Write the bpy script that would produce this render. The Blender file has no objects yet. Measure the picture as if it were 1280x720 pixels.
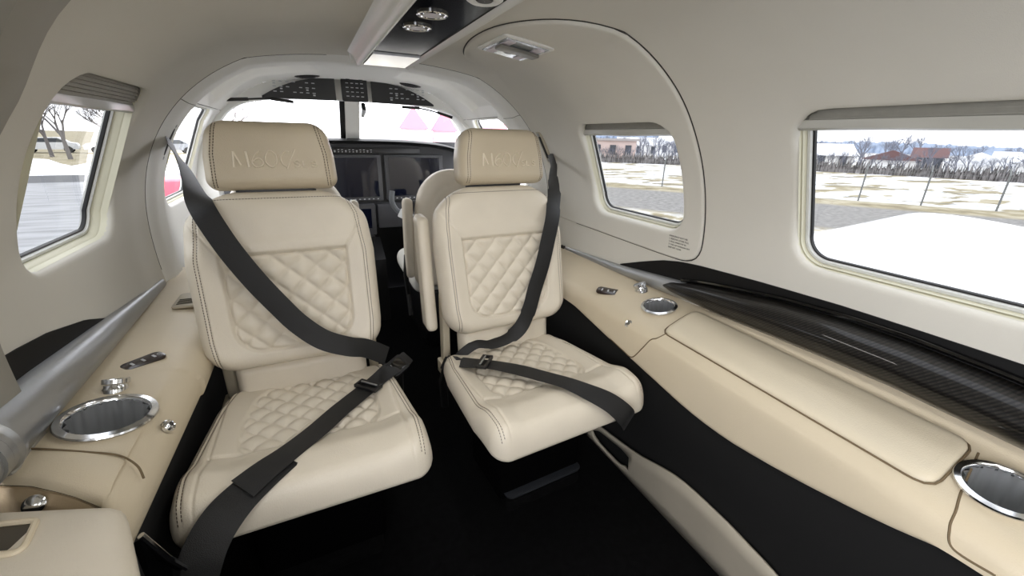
import bpy, bmesh, math, random
import numpy as np
from mathutils import Vector, Matrix, Euler
random.seed(7); rng = np.random.default_rng(7)
sc = bpy.context.scene
COL = sc.collection
# ------------------------------------------------------------------ camera
cam_d = bpy.data.cameras.new('camera'); cam = bpy.data.objects.new('camera', cam_d); COL.objects.link(cam)
cam_d.sensor_width = 36; cam_d.lens = 515/1280*36; cam_d.clip_start = .01; cam_d.clip_end = 2000
def cam_axes(yaw, p, r):
    yaw, p, r = map(math.radians, (yaw, p, r))
    cy, sy, cp, sp = math.cos(yaw), math.sin(yaw), math.cos(p), math.sin(p)
    R = Vector((cy, -sy, 0)); F = Vector((sy*cp, cy*cp, -sp)); U = Vector((sy*sp, cy*sp, cp))
    return math.cos(r)*R+math.sin(r)*U, math.cos(r)*U-math.sin(r)*R, F
R_, U_, F_ = cam_axes(25.8, 20, 1.3)
M = Matrix((R_, U_, -F_)).transposed().to_4x4(); M.translation = (-.22, 0, .93)
cam.matrix_world = M
sc.camera = cam
# ------------------------------------------------------------------ exposure, world, lights
sc.view_settings.view_transform = 'Standard'; sc.view_settings.look = 'None'
sc.view_settings.gamma = 1; sc.view_settings.use_curve_mapping = False
sc.view_settings.exposure = 0.42
w = bpy.data.worlds.new('overcast'); sc.world = w; w.use_nodes = True
nt = w.node_tree; bg = nt.nodes['Background']
tc = nt.nodes.new('ShaderNodeTexCoord'); nz = nt.nodes.new('ShaderNodeTexNoise'); nz.inputs['Scale'].default_value = 2.0
mp = nt.nodes.new('ShaderNodeMapRange'); mp.inputs['To Min'].default_value = .86; mp.inputs['To Max'].default_value = 1.04
cb = nt.nodes.new('ShaderNodeCombineColor')
nt.links.new(tc.outputs['Generated'], nz.inputs['Vector']); nt.links.new(nz.outputs['Fac'], mp.inputs['Value'])
for k in ('Red', 'Green'): nt.links.new(mp.outputs[0], cb.inputs[k])
cb.inputs['Blue'].default_value = 1.0
nt.links.new(cb.outputs[0], bg.inputs['Color']); bg.inputs['Strength'].default_value = 5.0
def area_light(name, loc, direction, sx, sy, power, color=(1, 1, 1), portal=False, spread=180):
    d = bpy.data.lights.new(name, 'AREA'); d.shape = 'RECTANGLE'; d.size = sx; d.size_y = sy; d.energy = power; d.color = color
    d.spread = math.radians(spread)
    o = bpy.data.objects.new(name, d); COL.objects.link(o); o.location = loc
    o.rotation_euler = Vector(direction).to_track_quat('-Z', 'Y').to_euler()
    if portal: d.cycles.is_portal = True
    return o
# out-of-view fill lamps added to brighten the cabin: left doorway, roof, aft end
area_light('doorway_fill', (-.66, -.42, .66), (1, .12, .05), .70, .9, 5, (.97, .98, 1))
area_light('roof_fill_aft', (.02, -.35, 1.10), (0, .1, -1), .10, .5, 1.6, (1, .97, .92))
area_light('roof_fill', (.02, .60, 1.113), (0, 0, -1), .08, .30, 1.0, (1, .97, .92))
area_light('aft_fill', (.0, -1.1, 1.0), (0, 1, .05), .7, .3, 2.2, (1, .98, .95))

# sky portals at the openings (they only guide the sampling of the sky)
for pn, pl, pd, pa, pb in (('windshield_portal', (0, 2.42, .98), (0, -1, -.3), 1.15, .35), ('right_portal', (.66, .95, .83), (-1, 0, 0), .38, .27), ('right_portal', (.66, .25, .83), (-1, 0, 0), .48, .27), ('right_portal', (.66, -.58, .83), (-1, 0, 0), .45, .27),
                       ('left_portal', (-.66, 1.06, .85), (1, 0, 0), .37, .31), ('right_portal', (.66, 1.85, .85), (-1, 0, 0), .38, .31), ('left_portal', (-.66, 1.85, .85), (1, 0, 0), .38, .31)):
    area_light(pn, pl, pd, pa, pb, 1, portal=True)
# ------------------------------------------------------------------ materials
def srgb(c):
    return tuple(((v/255)/12.92 if v/255 <= .04045 else ((v/255+.055)/1.055)**2.4) for v in c)+(1,)
MATS = {}
def mat(name, color, rough=.5, metal=0., bump=0., bscale=200., spec=.5, coat=0., sheen=0., var=0., vscale=6., aniso=0., trans=0., emit=None, alpha=None):
    if name in MATS: return MATS[name]
    m = bpy.data.materials.new(name); m.use_nodes = True; n = m.node_tree.nodes; L = m.node_tree.links
    b = n['Principled BSDF']; c = srgb(color)
    b.inputs['Base Color'].default_value = c; b.inputs['Roughness'].default_value = rough; b.inputs['Metallic'].default_value = metal
    b.inputs['Specular IOR Level'].default_value = spec; b.inputs['Coat Weight'].default_value = coat
    b.inputs['Sheen Weight'].default_value = sheen; b.inputs['Anisotropic'].default_value = aniso
    tcn = n.new('ShaderNodeTexCoord')
    if bump:
        t = n.new('ShaderNodeTexNoise'); t.inputs['Scale'].default_value = bscale; t.inputs['Detail'].default_value = 3
        L.new(tcn.outputs['Object'], t.inputs['Vector'])
        bp = n.new('ShaderNodeBump'); bp.inputs['Strength'].default_value = bump; bp.inputs['Distance'].default_value = .002
        L.new(t.outputs['Fac'], bp.inputs['Height']); L.new(bp.outputs[0], b.inputs['Normal'])
    if var:
        t = n.new('ShaderNodeTexNoise'); t.inputs['Scale'].default_value = vscale; t.inputs['Detail'].default_value = 5
        L.new(tcn.outputs['Object'], t.inputs['Vector'])
        mr = n.new('ShaderNodeMapRange'); mr.inputs['From Min'].default_value = .3; mr.inputs['From Max'].default_value = .7
        mr.inputs['To Min'].default_value = 1-var; mr.inputs['To Max'].default_value = 1+var
        L.new(t.outputs['Fac'], mr.inputs['Value'])
        mx = n.new('ShaderNodeVectorMath'); mx.operation = 'SCALE'; mx.inputs[0].default_value = c[:3]
        L.new(mr.outputs[0], mx.inputs['Scale']); L.new(mx.outputs[0], b.inputs['Base Color'])
    if emit: b.inputs['Emission Color'].default_value = srgb(emit[0]); b.inputs['Emission Strength'].default_value = emit[1]
    MATS[name] = m; return m
LEATHER = mat('cream_leather', (217, 208, 191), .40, bump=.25, bscale=420, var=.04, vscale=9)
HEADLEA = mat('tan_headrest_leather', (202, 189, 165), .40, bump=.25, bscale=420, var=.04)
SIDELEA = mat('beige_console_leather', (210, 197, 172), .45, bump=.2, bscale=500, var=.03)
WALL = mat('ivory_wall_fabric', (212, 209, 200), .75, bump=.15, bscale=900, var=.02)
WHITE = mat('white_plastic', (228, 228, 224), .45, var=.02)
ARCHW = mat('white_arch_trim', (236, 236, 233), .6, var=.015)
REVEAL = mat('window_reveal_cream', (214, 211, 190), .55)
FRAMEW = mat('window_frame_grey', (205, 206, 202), .4)
GASKET = mat('black_rubber', (18, 18, 19), .5)
BLACKP = mat('black_sidewall', (6, 6, 7), .85, bump=.2, bscale=700)
CARPET = mat('black_carpet', (10, 10, 11), 1., bump=.9, bscale=900, spec=.1, var=.3, vscale=60)
BELT = mat('black_webbing', (7, 7, 8), .55, bump=.4, bscale=900, sheen=.04)
STITCH = mat('dark_stitching', (66, 50, 42), .8)
STITCHC = mat('cream_stitching', (190, 172, 142), .8)
SEAM = mat('dark_seam', (70, 66, 58), .8)
SEAMC = mat('console_seam', (112, 96, 72), .8)
CHROME = mat('polished_chrome', (225, 226, 228), .12, metal=1)
BRUSH = mat('brushed_aluminium', (176, 178, 180), .42, metal=.85, bump=.12, bscale=120, aniso=.5)
GLOSSB = mat('glossy_black', (6, 6, 7), .08, coat=.6)
SATINB = mat('satin_black', (20, 20, 22), .4)
PANELG = mat('panel_charcoal', (52, 53, 56), .55, var=.06)
SCREEN = mat('dark_screen', (10, 13, 24), .08, coat=.5, emit=((28, 36, 66), .06))
LEGEND = mat('pale_legend', (190, 192, 195), .6)
PAPER = mat('white_paper', (225, 228, 230), .7)
SHADE = mat('pleated_shade_grey', (150, 148, 140), .7, var=.05, vscale=80)
LILAC = mat('pale_diffuser', (205, 200, 205), .3)
RED = mat('red_paint', (196, 44, 66), .5)
GREEN = mat('green_insert', (30, 70, 50), .5)

def glass_mat(name, tint, gloss=.07):
    m = bpy.data.materials.new(name); m.use_nodes = True; n = m.node_tree.nodes; L = m.node_tree.links; n.clear()
    o = n.new('ShaderNodeOutputMaterial'); t = n.new('ShaderNodeBsdfTransparent'); t.inputs[0].default_value = tint
    g = n.new('ShaderNodeBsdfGlossy'); g.inputs['Roughness'].default_value = .02
    mx = n.new('ShaderNodeMixShader'); fr = n.new('ShaderNodeMath'); fr.operation = 'MULTIPLY_ADD'; lw = n.new('ShaderNodeLayerWeight'); lw.inputs['Blend'].default_value = .12; L.new(lw.outputs['Fresnel'], fr.inputs[0]) if False else L.new(lw.outputs['Facing'], fr.inputs[0]); fr.inputs[1].default_value = .25; fr.inputs[2].default_value = .03
    L.new(fr.outputs[0], mx.inputs[0]); L.new(t.outputs[0], mx.inputs[1]); L.new(g.outputs[0], mx.inputs[2]); L.new(mx.outputs[0], o.inputs[0])
    return m
GLASS = glass_mat('window_acrylic', (.30, .31, .31, 1))
WGLASS = glass_mat('windshield_glass', (.95, .96, .96, 1))

def carbon_mat():
    m = bpy.data.materials.new('carbon_fibre'); m.use_nodes = True; n = m.node_tree.nodes; L = m.node_tree.links
    b = n['Principled BSDF']; b.inputs['Roughness'].default_value = .4; b.inputs['Specular IOR Level'].default_value = .2; b.inputs['Coat Weight'].default_value = .42; b.inputs['Coat Roughness'].default_value = .03
    tcn = n.new('ShaderNodeTexCoord')
    sx = n.new('ShaderNodeSeparateXYZ'); L.new(tcn.outputs['Object'], sx.inputs[0])
    def mth(op, a, bb=None):
        q = n.new('ShaderNodeMath'); q.operation = op
        for i, v in enumerate((a, bb)):
            if v is None: continue
            if isinstance(v, (int, float)): q.inputs[i].default_value = v
            else: L.new(v, q.inputs[i])
        return q.outputs[0]
    a = mth('ADD', sx.outputs['Y'], mth('MULTIPLY', sx.outputs['Z'], 1.0))
    f = mth('FRACT', mth('MULTIPLY', a, 150))
    g = mth('FRACT', mth('MULTIPLY', mth('SUBTRACT', sx.outputs['Y'], sx.outputs['Z']), 75))
    k = mth('MULTIPLY', mth('GREATER_THAN', f, .5), mth('ADD', mth('MULTIPLY', g, .5), .5))
    mr = n.new('ShaderNodeMix'); mr.data_type = 'RGBA'; L.new(k, mr.inputs[0])
    mr.inputs[6].default_value = srgb((5, 5, 5)); mr.inputs[7].default_value = srgb((38, 35, 32))
    L.new(mr.outputs[2], b.inputs['Base Color'])
    return m
CARBON = carbon_mat()

# ------------------------------------------------------------------ helpers
def link(o, parent=None):
    COL.objects.link(o)
    if parent is not None: o.parent = parent
    return o
def mesh(name, verts, faces, m, parent=None, smooth=35, loc=None):
    me = bpy.data.meshes.new(name)
    me.from_pydata([tuple(map(float, v)) for v in verts], [], [tuple(f) for f in faces])
    bm = bmesh.new(); bm.from_mesh(me); bmesh.ops.recalc_face_normals(bm, faces=bm.faces); bm.to_mesh(me); bm.free()
    me.materials.append(m)
    if smooth:
        me.polygons.foreach_set('use_smooth', [True]*len(me.polygons))
        if smooth < 180: me.set_sharp_from_angle(angle=math.radians(smooth))
    o = bpy.data.objects.new(name, me)
    if loc is not None: o.location = loc
    return link(o, parent)
def tag(o, label=None, cat=None, group=None, kind=None):
    if label: o['label'] = label
    if cat: o['category'] = cat
    if group: o['group'] = group
    if kind: o['kind'] = kind
    return o
def empty(name, loc=(0, 0, 0), label=None, cat=None, group=None, kind=None, rz=0):
    o = bpy.data.objects.new(name, None); o.location = loc; o.rotation_euler.z = rz; o.empty_display_size = .05
    link(o); return tag(o, label, cat, group, kind)
class MB:
    def __init__(s): s.v = []; s.f = []
    def add(s, v, f):
        k = len(s.v); s.v += [tuple(map(float, p)) for p in v]; s.f += [tuple(i+k for i in q) for q in f]; return s
    def box(s, c, d, rot=None):
        v = [Vector((sx*d[0]/2, sy*d[1]/2, sz*d[2]/2)) for sx in (-1, 1) for sy in (-1, 1) for sz in (-1, 1)]
        if rot is not None: v = [rot @ p for p in v]
        v = [p+Vector(c) for p in v]
        return s.add(v, [(0, 1, 3, 2), (4, 6, 7, 5), (0, 4, 5, 1), (2, 3, 7, 6), (0, 2, 6, 4), (1, 5, 7, 3)])
    def rbox(s, c, d, r, rot=None, axis=2, seg=5):
        """box with rounded corners about one axis and small chamfers"""
        a, b = [i for i in range(3) if i != axis]
        hx, hy, hz = d[a]/2, d[b]/2, d[axis]/2; ch = min(r*.4, hz*.6)
        L = []
        for (ins, z) in ((ch, -hz), (ch*.3, -hz+ch*.3), (0, -hz+ch), (0, hz-ch), (ch*.3, hz-ch*.3), (ch, hz)):
            lp = []
            for q, (sx, sy) in enumerate(((1, 1), (-1, 1), (-1, -1), (1, -1))):
                for k in range(seg+1):
                    t = math.pi/2*(q+k/seg); rr = r-ins
                    p = [0, 0, 0]; p[a] = sx*(hx-r)+rr*math.cos(t); p[b] = sy*(hy-r)+rr*math.sin(t); p[axis] = z
                    lp.append(Vector(p))
            L.append(lp)
        n = len(L[0]); v = [p for l in L for p in l]
        if rot is not None: v = [rot @ p for p in v]
        v = [p+Vector(c) for p in v]
        f = [(i*n+k, i*n+(k+1) % n, (i+1)*n+(k+1) % n, (i+1)*n+k) for i in range(len(L)-1) for k in range(n)]
        f += [tuple(range(n)), tuple(range((len(L)-1)*n, len(L)*n))[::-1]]
        return s.add(v, f)
    def tube(s, path, r, seg=8, closed=False, caps=True):
        P = [Vector(p) for p in path]; n = len(P); R = r if isinstance(r, (list, tuple)) else [r]*n
        vs = []; up = None
        for i in range(n):
            a = P[(i-1) % n] if (closed or i > 0) else P[i]; b = P[(i+1) % n] if (closed or i < n-1) else P[i]
            t = (b-a).normalized()
            if up is None: up = Vector((0, 0, 1)) if abs(t.z) < .9 else Vector((1, 0, 0))
            x = up.cross(t)
            if x.length < 1e-6: x = Vector((1, 0, 0)).cross(t)
            x.normalize(); y = t.cross(x).normalized(); up = y
            vs += [P[i]+R[i]*(math.cos(2*math.pi*k/seg)*x+math.sin(2*math.pi*k/seg)*y) for k in range(seg)]
        m = n if closed else n-1
        f = [(i*seg+k, i*seg+(k+1) % seg, ((i+1) % n)*seg+(k+1) % seg, ((i+1) % n)*seg+k) for i in range(m) for k in range(seg)]
        if caps and not closed: f += [tuple(range(seg))[::-1], tuple(range((n-1)*seg, n*seg))]
        return s.add(vs, f)
    def lathe(s, prof, c=(0, 0, 0), rot=None, seg=40, caps=False):
        v = [Vector((r*math.cos(2*math.pi*k/seg), r*math.sin(2*math.pi*k/seg), z)) for r, z in prof for k in range(seg)]
        if rot is not None: v = [rot @ p for p in v]
        v = [p+Vector(c) for p in v]
        f = [(i*seg+k, i*seg+(k+1) % seg, (i+1)*seg+(k+1) % seg, (i+1)*seg+k) for i in range(len(prof)-1) for k in range(seg)]
        if caps: f += [tuple(range(seg))[::-1], tuple(range((len(prof)-1)*seg, len(prof)*seg))]
        return s.add(v, f)
    def loft(s, secs, closed=True, caps=True):
        n = len(secs[0]); v = [p for q in secs for p in q]; m = n if closed else n-1
        f = [(i*n+k, i*n+(k+1) % n, (i+1)*n+(k+1) % n, (i+1)*n+k) for i in range(len(secs)-1) for k in range(m)]
        if caps and closed: f += [tuple(range(n))[::-1], tuple(range((len(secs)-1)*n, len(secs)*n))]
        return s.add(v, f)
    def ribbon(s, path, normals, width, th=.0014):
        P = [Vector(p) for p in path]; n = len(P); W = width if isinstance(width, (list, tuple)) else [width]*n; secs = []
        for i in range(n):
            t = (P[min(i+1, n-1)]-P[max(i-1, 0)]).normalized(); N = Vector(normals[i]).normalized()
            x = N.cross(t).normalized(); N = t.cross(x).normalized(); h = W[i]/2
            secs.append([P[i]-x*h+N*th*.2, P[i]-x*h*.97-N*th/2, P[i]+x*h*.97-N*th/2, P[i]+x*h+N*th*.2, P[i]+x*h*.9+N*th/2, P[i]-x*h*.9+N*th/2])
        return s.loft(secs)
    def build(s, name, m, parent=None, smooth=35): return mesh(name, s.v, s.f, m, parent, smooth)
def catmull(P, n=8, closed=False):
    P = [np.array(p, float) for p in P]; N = len(P); out = []
    for i in range(N if closed else N-1):
        if closed: a, b, c, d = P[(i-1) % N], P[i], P[(i+1) % N], P[(i+2) % N]
        else: a, b, c, d = P[max(i-1, 0)], P[i], P[i+1], P[min(i+2, N-1)]
        for k in range(n):
            t = k/n
            out.append(.5*((2*b)+(-a+c)*t+(2*a-5*b+4*c-d)*t*t+(-a+3*b-3*c+d)*t**3))
    if not closed: out.append(P[-1])
    return out
def interp(x, xs, ys): return float(np.interp(x, xs, ys))
def sstep(a, b, x): t = np.clip((x-a)/(b-a), 0, 1); return t*t*(3-2*t)

# ------------------------------------------------------------------ fuselage shell
A_, B_, N_, ZC = .645, .56, 2.3, .62
_t = np.linspace(-.9, math.pi/2, 6000)
_x = A_*np.abs(np.cos(_t))**(2/N_); _z = ZC+B_*np.sign(np.sin(_t))*np.abs(np.sin(_t))**(2/N_)
_z = np.where(_z > 1.12, 1.12+(_z-1.12)*.5, _z)
_s = np.concatenate([[0], np.cumsum(np.hypot(np.diff(_x), np.diff(_z)))])
_s -= np.interp(0, _t, _s); S_TOP = _s[-1]
def s_z(z): return float(np.interp(z, _z, _s))
def s_x(x): return float(np.interp(-x, -_x, _s))
def xw(z): return float(np.interp(z, _z, _x))
def shell(y, s, d=0., side=1):
    """point on the inner skin; d>0 pushes outward (away from the cabin)"""
    y = np.asarray(y, float); s = np.asarray(s, float); d = np.asarray(d, float)
    x = np.interp(s, _s, _x); z = np.interp(s, _s, _z); e = .004
    dx = np.interp(s+e, _s, _x)-np.interp(s-e, _s, _x); dz = np.interp(s+e, _s, _z)-np.interp(s-e, _s, _z)
    L = np.hypot(dx, dz)+1e-9; nx, nz_ = dz/L, -dx/L
    return np.stack([side*(x+nx*d), y+0*s, z+nz_*d], -1)
def shell_n(s, side=1):
    a = shell(0, s, 0, side); b = shell(0, s, 1, side); return Vector(b-a)
Y0, Y1 = -1.75, 2.10
S_LO = s_z(.50); S_CEIL = s_x(.10)
def rrect(y0, y1, s0, s1, r, n=10):
    """rounded rectangle loop in (y,s), counter-clockwise"""
    out = []
    for (cy, cs, a0) in ((y1-r, s1-r, 0), (y0+r, s1-r, 90), (y0+r, s0+r, 180), (y1-r, s0+r, 270)):
        for k in range(n+1):
            a = math.radians(a0+90*k/n); out.append((cy+r*math.cos(a), cs+r*math.sin(a)))
    return out
def resample(loop, n):
    P = np.array(loop+[loop[0]]); d = np.concatenate([[0], np.cumsum(np.hypot(*np.diff(P, axis=0).T))])
    t = np.linspace(0, d[-1], n, endpoint=False); return np.stack([np.interp(t, d, P[:, 0]), np.interp(t, d, P[:, 1])], -1)
def polar_resample(loop, c, n):
    """sample a star-shaped loop at n equal angles about c"""
    P = np.array(loop)-np.array(c); out = []
    m = len(P)
    for k in range(n):
        a = 2*math.pi*k/n; d = np.array([math.cos(a), math.sin(a)]); best = None
        for i in range(m):
            p, q = P[i], P[(i+1) % m]; e = q-p
            den = d[0]*e[1]-d[1]*e[0]
            if abs(den) < 1e-12: continue
            t = (p[0]*e[1]-p[1]*e[0])/den; u = (p[0]*d[1]-p[1]*d[0])/den
            if t > 0 and -1e-9 <= u <= 1+1e-9 and (best is None or t > best): best = t
        out.append(np.array(c)+d*best)
    return np.array(out)
def inflate(loop_pts, o):
    P = np.array(loop_pts); T = np.roll(P, -1, 0)-np.roll(P, 1, 0); T /= np.linalg.norm(T, axis=1)[:, None]
    return P+o*np.stack([T[:, 1], -T[:, 0]], -1)
# soft channel moulded around the cockpit arch + soft pilaster
def disp(y, s):
    zc = np.interp(s, _s, _z); xc = np.interp(s, _s, _x)
    m = sstep(1.635, 1.665, y)*(1-sstep(1.86, 1.90, y))*sstep(1.005, 1.03, zc)*sstep(.135, .165, xc)
    d = .028*m
    d = d-.012*sstep(1.47, 1.52, y)*(1-sstep(1.59, 1.625, y))                       # raised arch band
    d = d-.006*np.exp(-((y-1.32)/.05)**2)*(1-sstep(.90, 1.02, zc))
    return d
WIN = dict(  # name: side, y0, y1, z0, z1, radius
    window_1=(1, .765, 1.140, .706, .972, .055), window_2=(1, .015, .484, .704, .979, .055),
    window_3=(1, -.80, -.36, .704, .958, .055), window_4=(-1, .880, 1.240, .703, 1.006, .05),
    window_5=(1, 1.66, 2.03, .70, 1.0, .06), window_6=(-1, 1.66, 2.03, .70, 1.0, .06), door_2=(-1, -.78, -.05, .52, 1.10, .05))
def wall_side(side, name):
    holes = []
    for k, (sd, y0, y1, z0, z1, r) in WIN.items():
        if sd == side:
            holes.append((y0-.03, y1+.03, s_z(z0)-.03, s_z(z1)+.03))
    ys = list(np.linspace(Y0, 1.40, 130))+list(np.arange(1.41, Y1-.005, .0085))+[Y1]
    ss = list(np.linspace(S_LO, S_CEIL, 70))
    for h in holes: ys += [h[0], h[1]]; ss += [h[2], h[3]]
    if side == 1: pass
    ys = sorted(set(round(v, 5) for v in ys if Y0 <= v <= Y1)); ss = sorted(set(round(v, 5) for v in ss if S_LO-.001 <= v <= S_CEIL+.001))
    YY, SS = np.meshgrid(ys, ss, indexing='ij')
    V = shell(YY, SS, disp(YY, SS), side).reshape(-1, 3); ns = len(ss); F = []
    for i in range(len(ys)-1):
        for j in range(ns-1):
            cy, cs = (ys[i]+ys[i+1])/2, (ss[j]+ss[j+1])/2
            if any(h[0] < cy < h[1] and h[2] < cs < h[3] for h in holes): continue
            F.append((i*ns+j, (i+1)*ns+j, (i+1)*ns+j+1, i*ns+j+1))
    mb = MB(); mb.add(V, F)
    NP = 96
    for k, (sd, y0, y1, z0, z1, r) in WIN.items():
        if sd != side or (k == 'window_1'): continue
        s0, s1 = s_z(z0), s_z(z1); c = ((y0+y1)/2, (s0+s1)/2)
        rect = rrect(y0-.05, y1+.05, s0-.05, min(s1+.05, S_CEIL), .0005, 2)
        outer = polar_resample([tuple(p) for p in rect], c, NP); inner = polar_resample(rrect(y0, y1, s0, s1, r), c, NP)
        L = [outer]
        loops = [(outer, 0)]
        for o, d in ((.013, 0), (.008, .0008), (.004, .003), (.001, .007), (0, .012)): loops.append((inflate(inner, o), d))
        vs = []
        for pts, d in loops: vs += list(shell(pts[:, 0], pts[:, 1], d+disp(pts[:, 0], pts[:, 1]), side))
        fs = [(i*NP+a, i*NP+(a+1) % NP, (i+1)*NP+(a+1) % NP, (i+1)*NP+a) for i in range(len(loops)-1) for a in range(NP)]
        mb.add(vs, fs)
    o = mb.build(name, WALL, smooth=60); tag(o, kind='structure')
    o.data.materials.append(ARCHW)
    for p in o.data.polygons:
        if p.center.y > 1.463: p.material_index = 1
    return o
wall_r = wall_side(1, 'wall_right'); wall_l = wall_side(-1, 'wall_left')
tag(wall_r, 'ivory curved cabin sidewall with the large windows'); tag(wall_l, 'ivory curved cabin sidewall at left of the seats')
# ceiling strip between the two halves
ys = list(np.linspace(Y0, 1.40, 40))+list(np.arange(1.41, Y1, .01))+[Y1]
V = []; k = 0; T = np.linspace(S_CEIL, S_TOP, 8)
for y in ys:
    a = shell(np.full(8, y), T, disp(np.full(8, y), T), 1); b = shell(np.full(8, y), T, disp(np.full(8, y), T), -1)[::-1]
    V += list(a)+list(b[1:])
n = 15
tag(mesh('ceiling', V, [(i*n+j, (i+1)*n+j, (i+1)*n+j+1, i*n+j+1) for i in range(len(ys)-1) for j in range(n-1)], WALL, smooth=60), 'ivory headliner along the cabin roof', kind='structure')
ce = bpy.data.objects['ceiling']; ce.data.materials.append(ARCHW)
for p in ce.data.polygons:
    if p.center.y > 1.463: p.material_index = 1

def window(name, label, side, y0, y1, z0, z1, r, base=.012, proud=0., shade=None, depth=.026):
    """reveal, frame, gasket, pane and pleated shade"""
    e = empty(name, tuple(shell((y0+y1)/2, s_z(z0), 0, side)), label, kind='structure'); e.location = (0, 0, 0)
    s0, s1 = s_z(z0), s_z(z1); inner = np.array(rrect(y0, y1, s0, s1, r, 12)); NPn = len(inner)
    def ring(nm, spec, m, sm=40):
        vs = []
        for o, d in spec:
            p = inflate(inner, o); vs += list(shell(p[:, 0], p[:, 1], d, side))
        fs = [(i*NPn+a, i*NPn+(a+1) % NPn, (i+1)*NPn+(a+1) % NPn, (i+1)*NPn+a) for i in range(len(spec)-1) for a in range(NPn)]
        return mesh(nm, vs, fs, m, e, sm)
    ring('window_reveal', [(0, base-.002), (-.001, base+.01), (-.003, depth*.6), (-.005, depth)], REVEAL)
    ring('window_frame', [(-.004, depth), (-.007, depth-.003), (-.011, depth-.003), (-.013, depth+.002), (-.013, depth+.012)], FRAMEW)
    ring('window_gasket', [(-.011, depth+.003), (-.0135, depth+.001), (-.0155, depth+.002), (-.016, depth+.005), (-.016, depth+.008)], GASKET)
    # pane: grid across the opening
    nu, nv = 14, 14; V = []
    for i in range(nu+1):
        for j in range(nv+1): V.append(shell(y0+.006+(y1-y0-.012)*i/nu, s0+.006+(s1-s0-.012)*j/nv, depth+.006, side))
    mesh('window_pane', V, [(i*(nv+1)+j, (i+1)*(nv+1)+j, (i+1)*(nv+1)+j+1, i*(nv+1)+j+1) for i in range(nu) for j in range(nv)], WGLASS if name in ('window_5', 'window_6') else GLASS, e, 180)
    if shade:
        sh = s1-s_z(z1-shade); ya, yb = y0+.003, y1-.003
        mb = MB(); npl = 7; secs = []
        for i in range(30):
            y = ya+(yb-ya)*i/29; cr = 0
            for q, yy in ((0, y-y0), (1, y1-y)):
                if yy < r: cr = max(cr, r-math.sqrt(max(0, r*r-(r-yy)**2)))
            pts = []
            for j in range(npl*2+1):
                pts.append(shell(y, min(s1-.002-cr, s1-sh+sh*j/(npl*2)), .012+(.004 if j % 2 else 0), side))
            for j in (npl*2, 0): pts.append(shell(y, min(s1-.002-cr, s1-sh+sh*j/(npl*2)), .024, side))
            secs.append(pts)
        mb.loft(secs); mb.build('pleated_shade', SHADE, e, 25)
        mb = MB(); secs = []
        for i in range(31):                                                           # slim moulded pull rail, fuller in the middle
            t = i/30; y = ya+(yb-ya)*t; b = .004+.006*math.exp(-((t-.45)/.22)**2); cr = 0
            secs.append([shell(y, s1-sh+a*1.0, c, side) for a, c in ((-.012, .012), (-.013-b*.2, .016), (-.012, .024), (.006, .024), (.007, .012), (.004, .009), (-.003, .009-b), (-.009, .0105-b*.6))])
        mb.loft(secs); mb.build('shade_rail', mat('shade_rail_grey', (176, 175, 168), .35), e, 50)
    return e
window('window_1', 'square window in the arched exit panel', *WIN['window_1'], shade=.026)
window('window_2', 'large window at right with the wing outside', *WIN['window_2'], shade=.023)
window('window_3', 'aft window on the right', *WIN['window_3'], shade=.030)
window('window_4', 'narrow window at left looking over the apron', *WIN['window_4'], shade=.040, depth=.040)
window('window_5', 'cockpit side window on the right', *WIN['window_5'], depth=.022)
window('window_6', 'cockpit side window on the left', *WIN['window_6'], depth=.022)

# ---- arched emergency exit
ex = empty('door_1', (0, 0, 0), 'arched emergency exit panel with a window and ceiling handle', kind='structure')
ctrl = [(.700, s_z(.86)), (.700, s_z(.95)), (.698, s_z(1.035)), (.706, s_x(.36)), (.735, s_x(.27)), (.80, s_x(.205)), (.90, s_x(.165)), (1.02, s_x(.160)), (1.13, s_x(.178)), (1.205, s_x(.203)),
        (1.235, s_x(.225)), (1.262, s_x(.27)), (1.30, s_x(.345)), (1.36, s_z(1.075)), (1.405, s_z(1.02)), (1.428, s_z(.93)), (1.430, s_z(.80)), (1.425, s_z(.71)), (1.405, s_z(.660)), (1.36, s_z(.645)), (1.2, s_z(.642)), (1.0, s_z(.638)),
        (.80, s_z(.635)), (.735, s_z(.640)), (.706, s_z(.665)), (.700, s_z(.72))]
outl = [tuple(p) for p in catmull(ctrl, 5, True)]
c1 = ((.765+1.14)/2, (s_z(.706)+s_z(.972))/2); NP = 144
outp = polar_resample(outl, c1, NP); inp = polar_resample(rrect(.765, 1.14, s_z(.706), s_z(.972), .055), c1, NP)
loops = [(outp, .002), (inflate(outp, -.0005), -.0045), (inflate(outp, -.0022), -.0068), (inflate(outp, -.005), -.0075)]
a0 = inflate(outp, -.005); b0 = inflate(inp, .013)
for q in range(1, 22): loops.append((a0+(b0-a0)*q/22, -.0075))
loops += [(b0, -.0075), (inflate(inp, .008), -.0067), (inflate(inp, .004), -.004), (inflate(inp, .001), .002), (inp, .012)]
vs = []
for p, d in loops: vs += list(shell(p[:, 0], p[:, 1], d, 1))
mesh('exit_panel', vs, [(i*NP+a, i*NP+(a+1) % NP, (i+1)*NP+(a+1) % NP, (i+1)*NP+a) for i in range(len(loops)-1) for a in range(NP)], WALL, ex, 70)
mb = MB(); mb.tube([shell(p[0], p[1], .0005, 1) for p in inflate(outp, .0012)], .0020, 6, closed=True); mb.build('exit_seam', mat('exit_gasket', (48, 46, 42), .7), ex)

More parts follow.
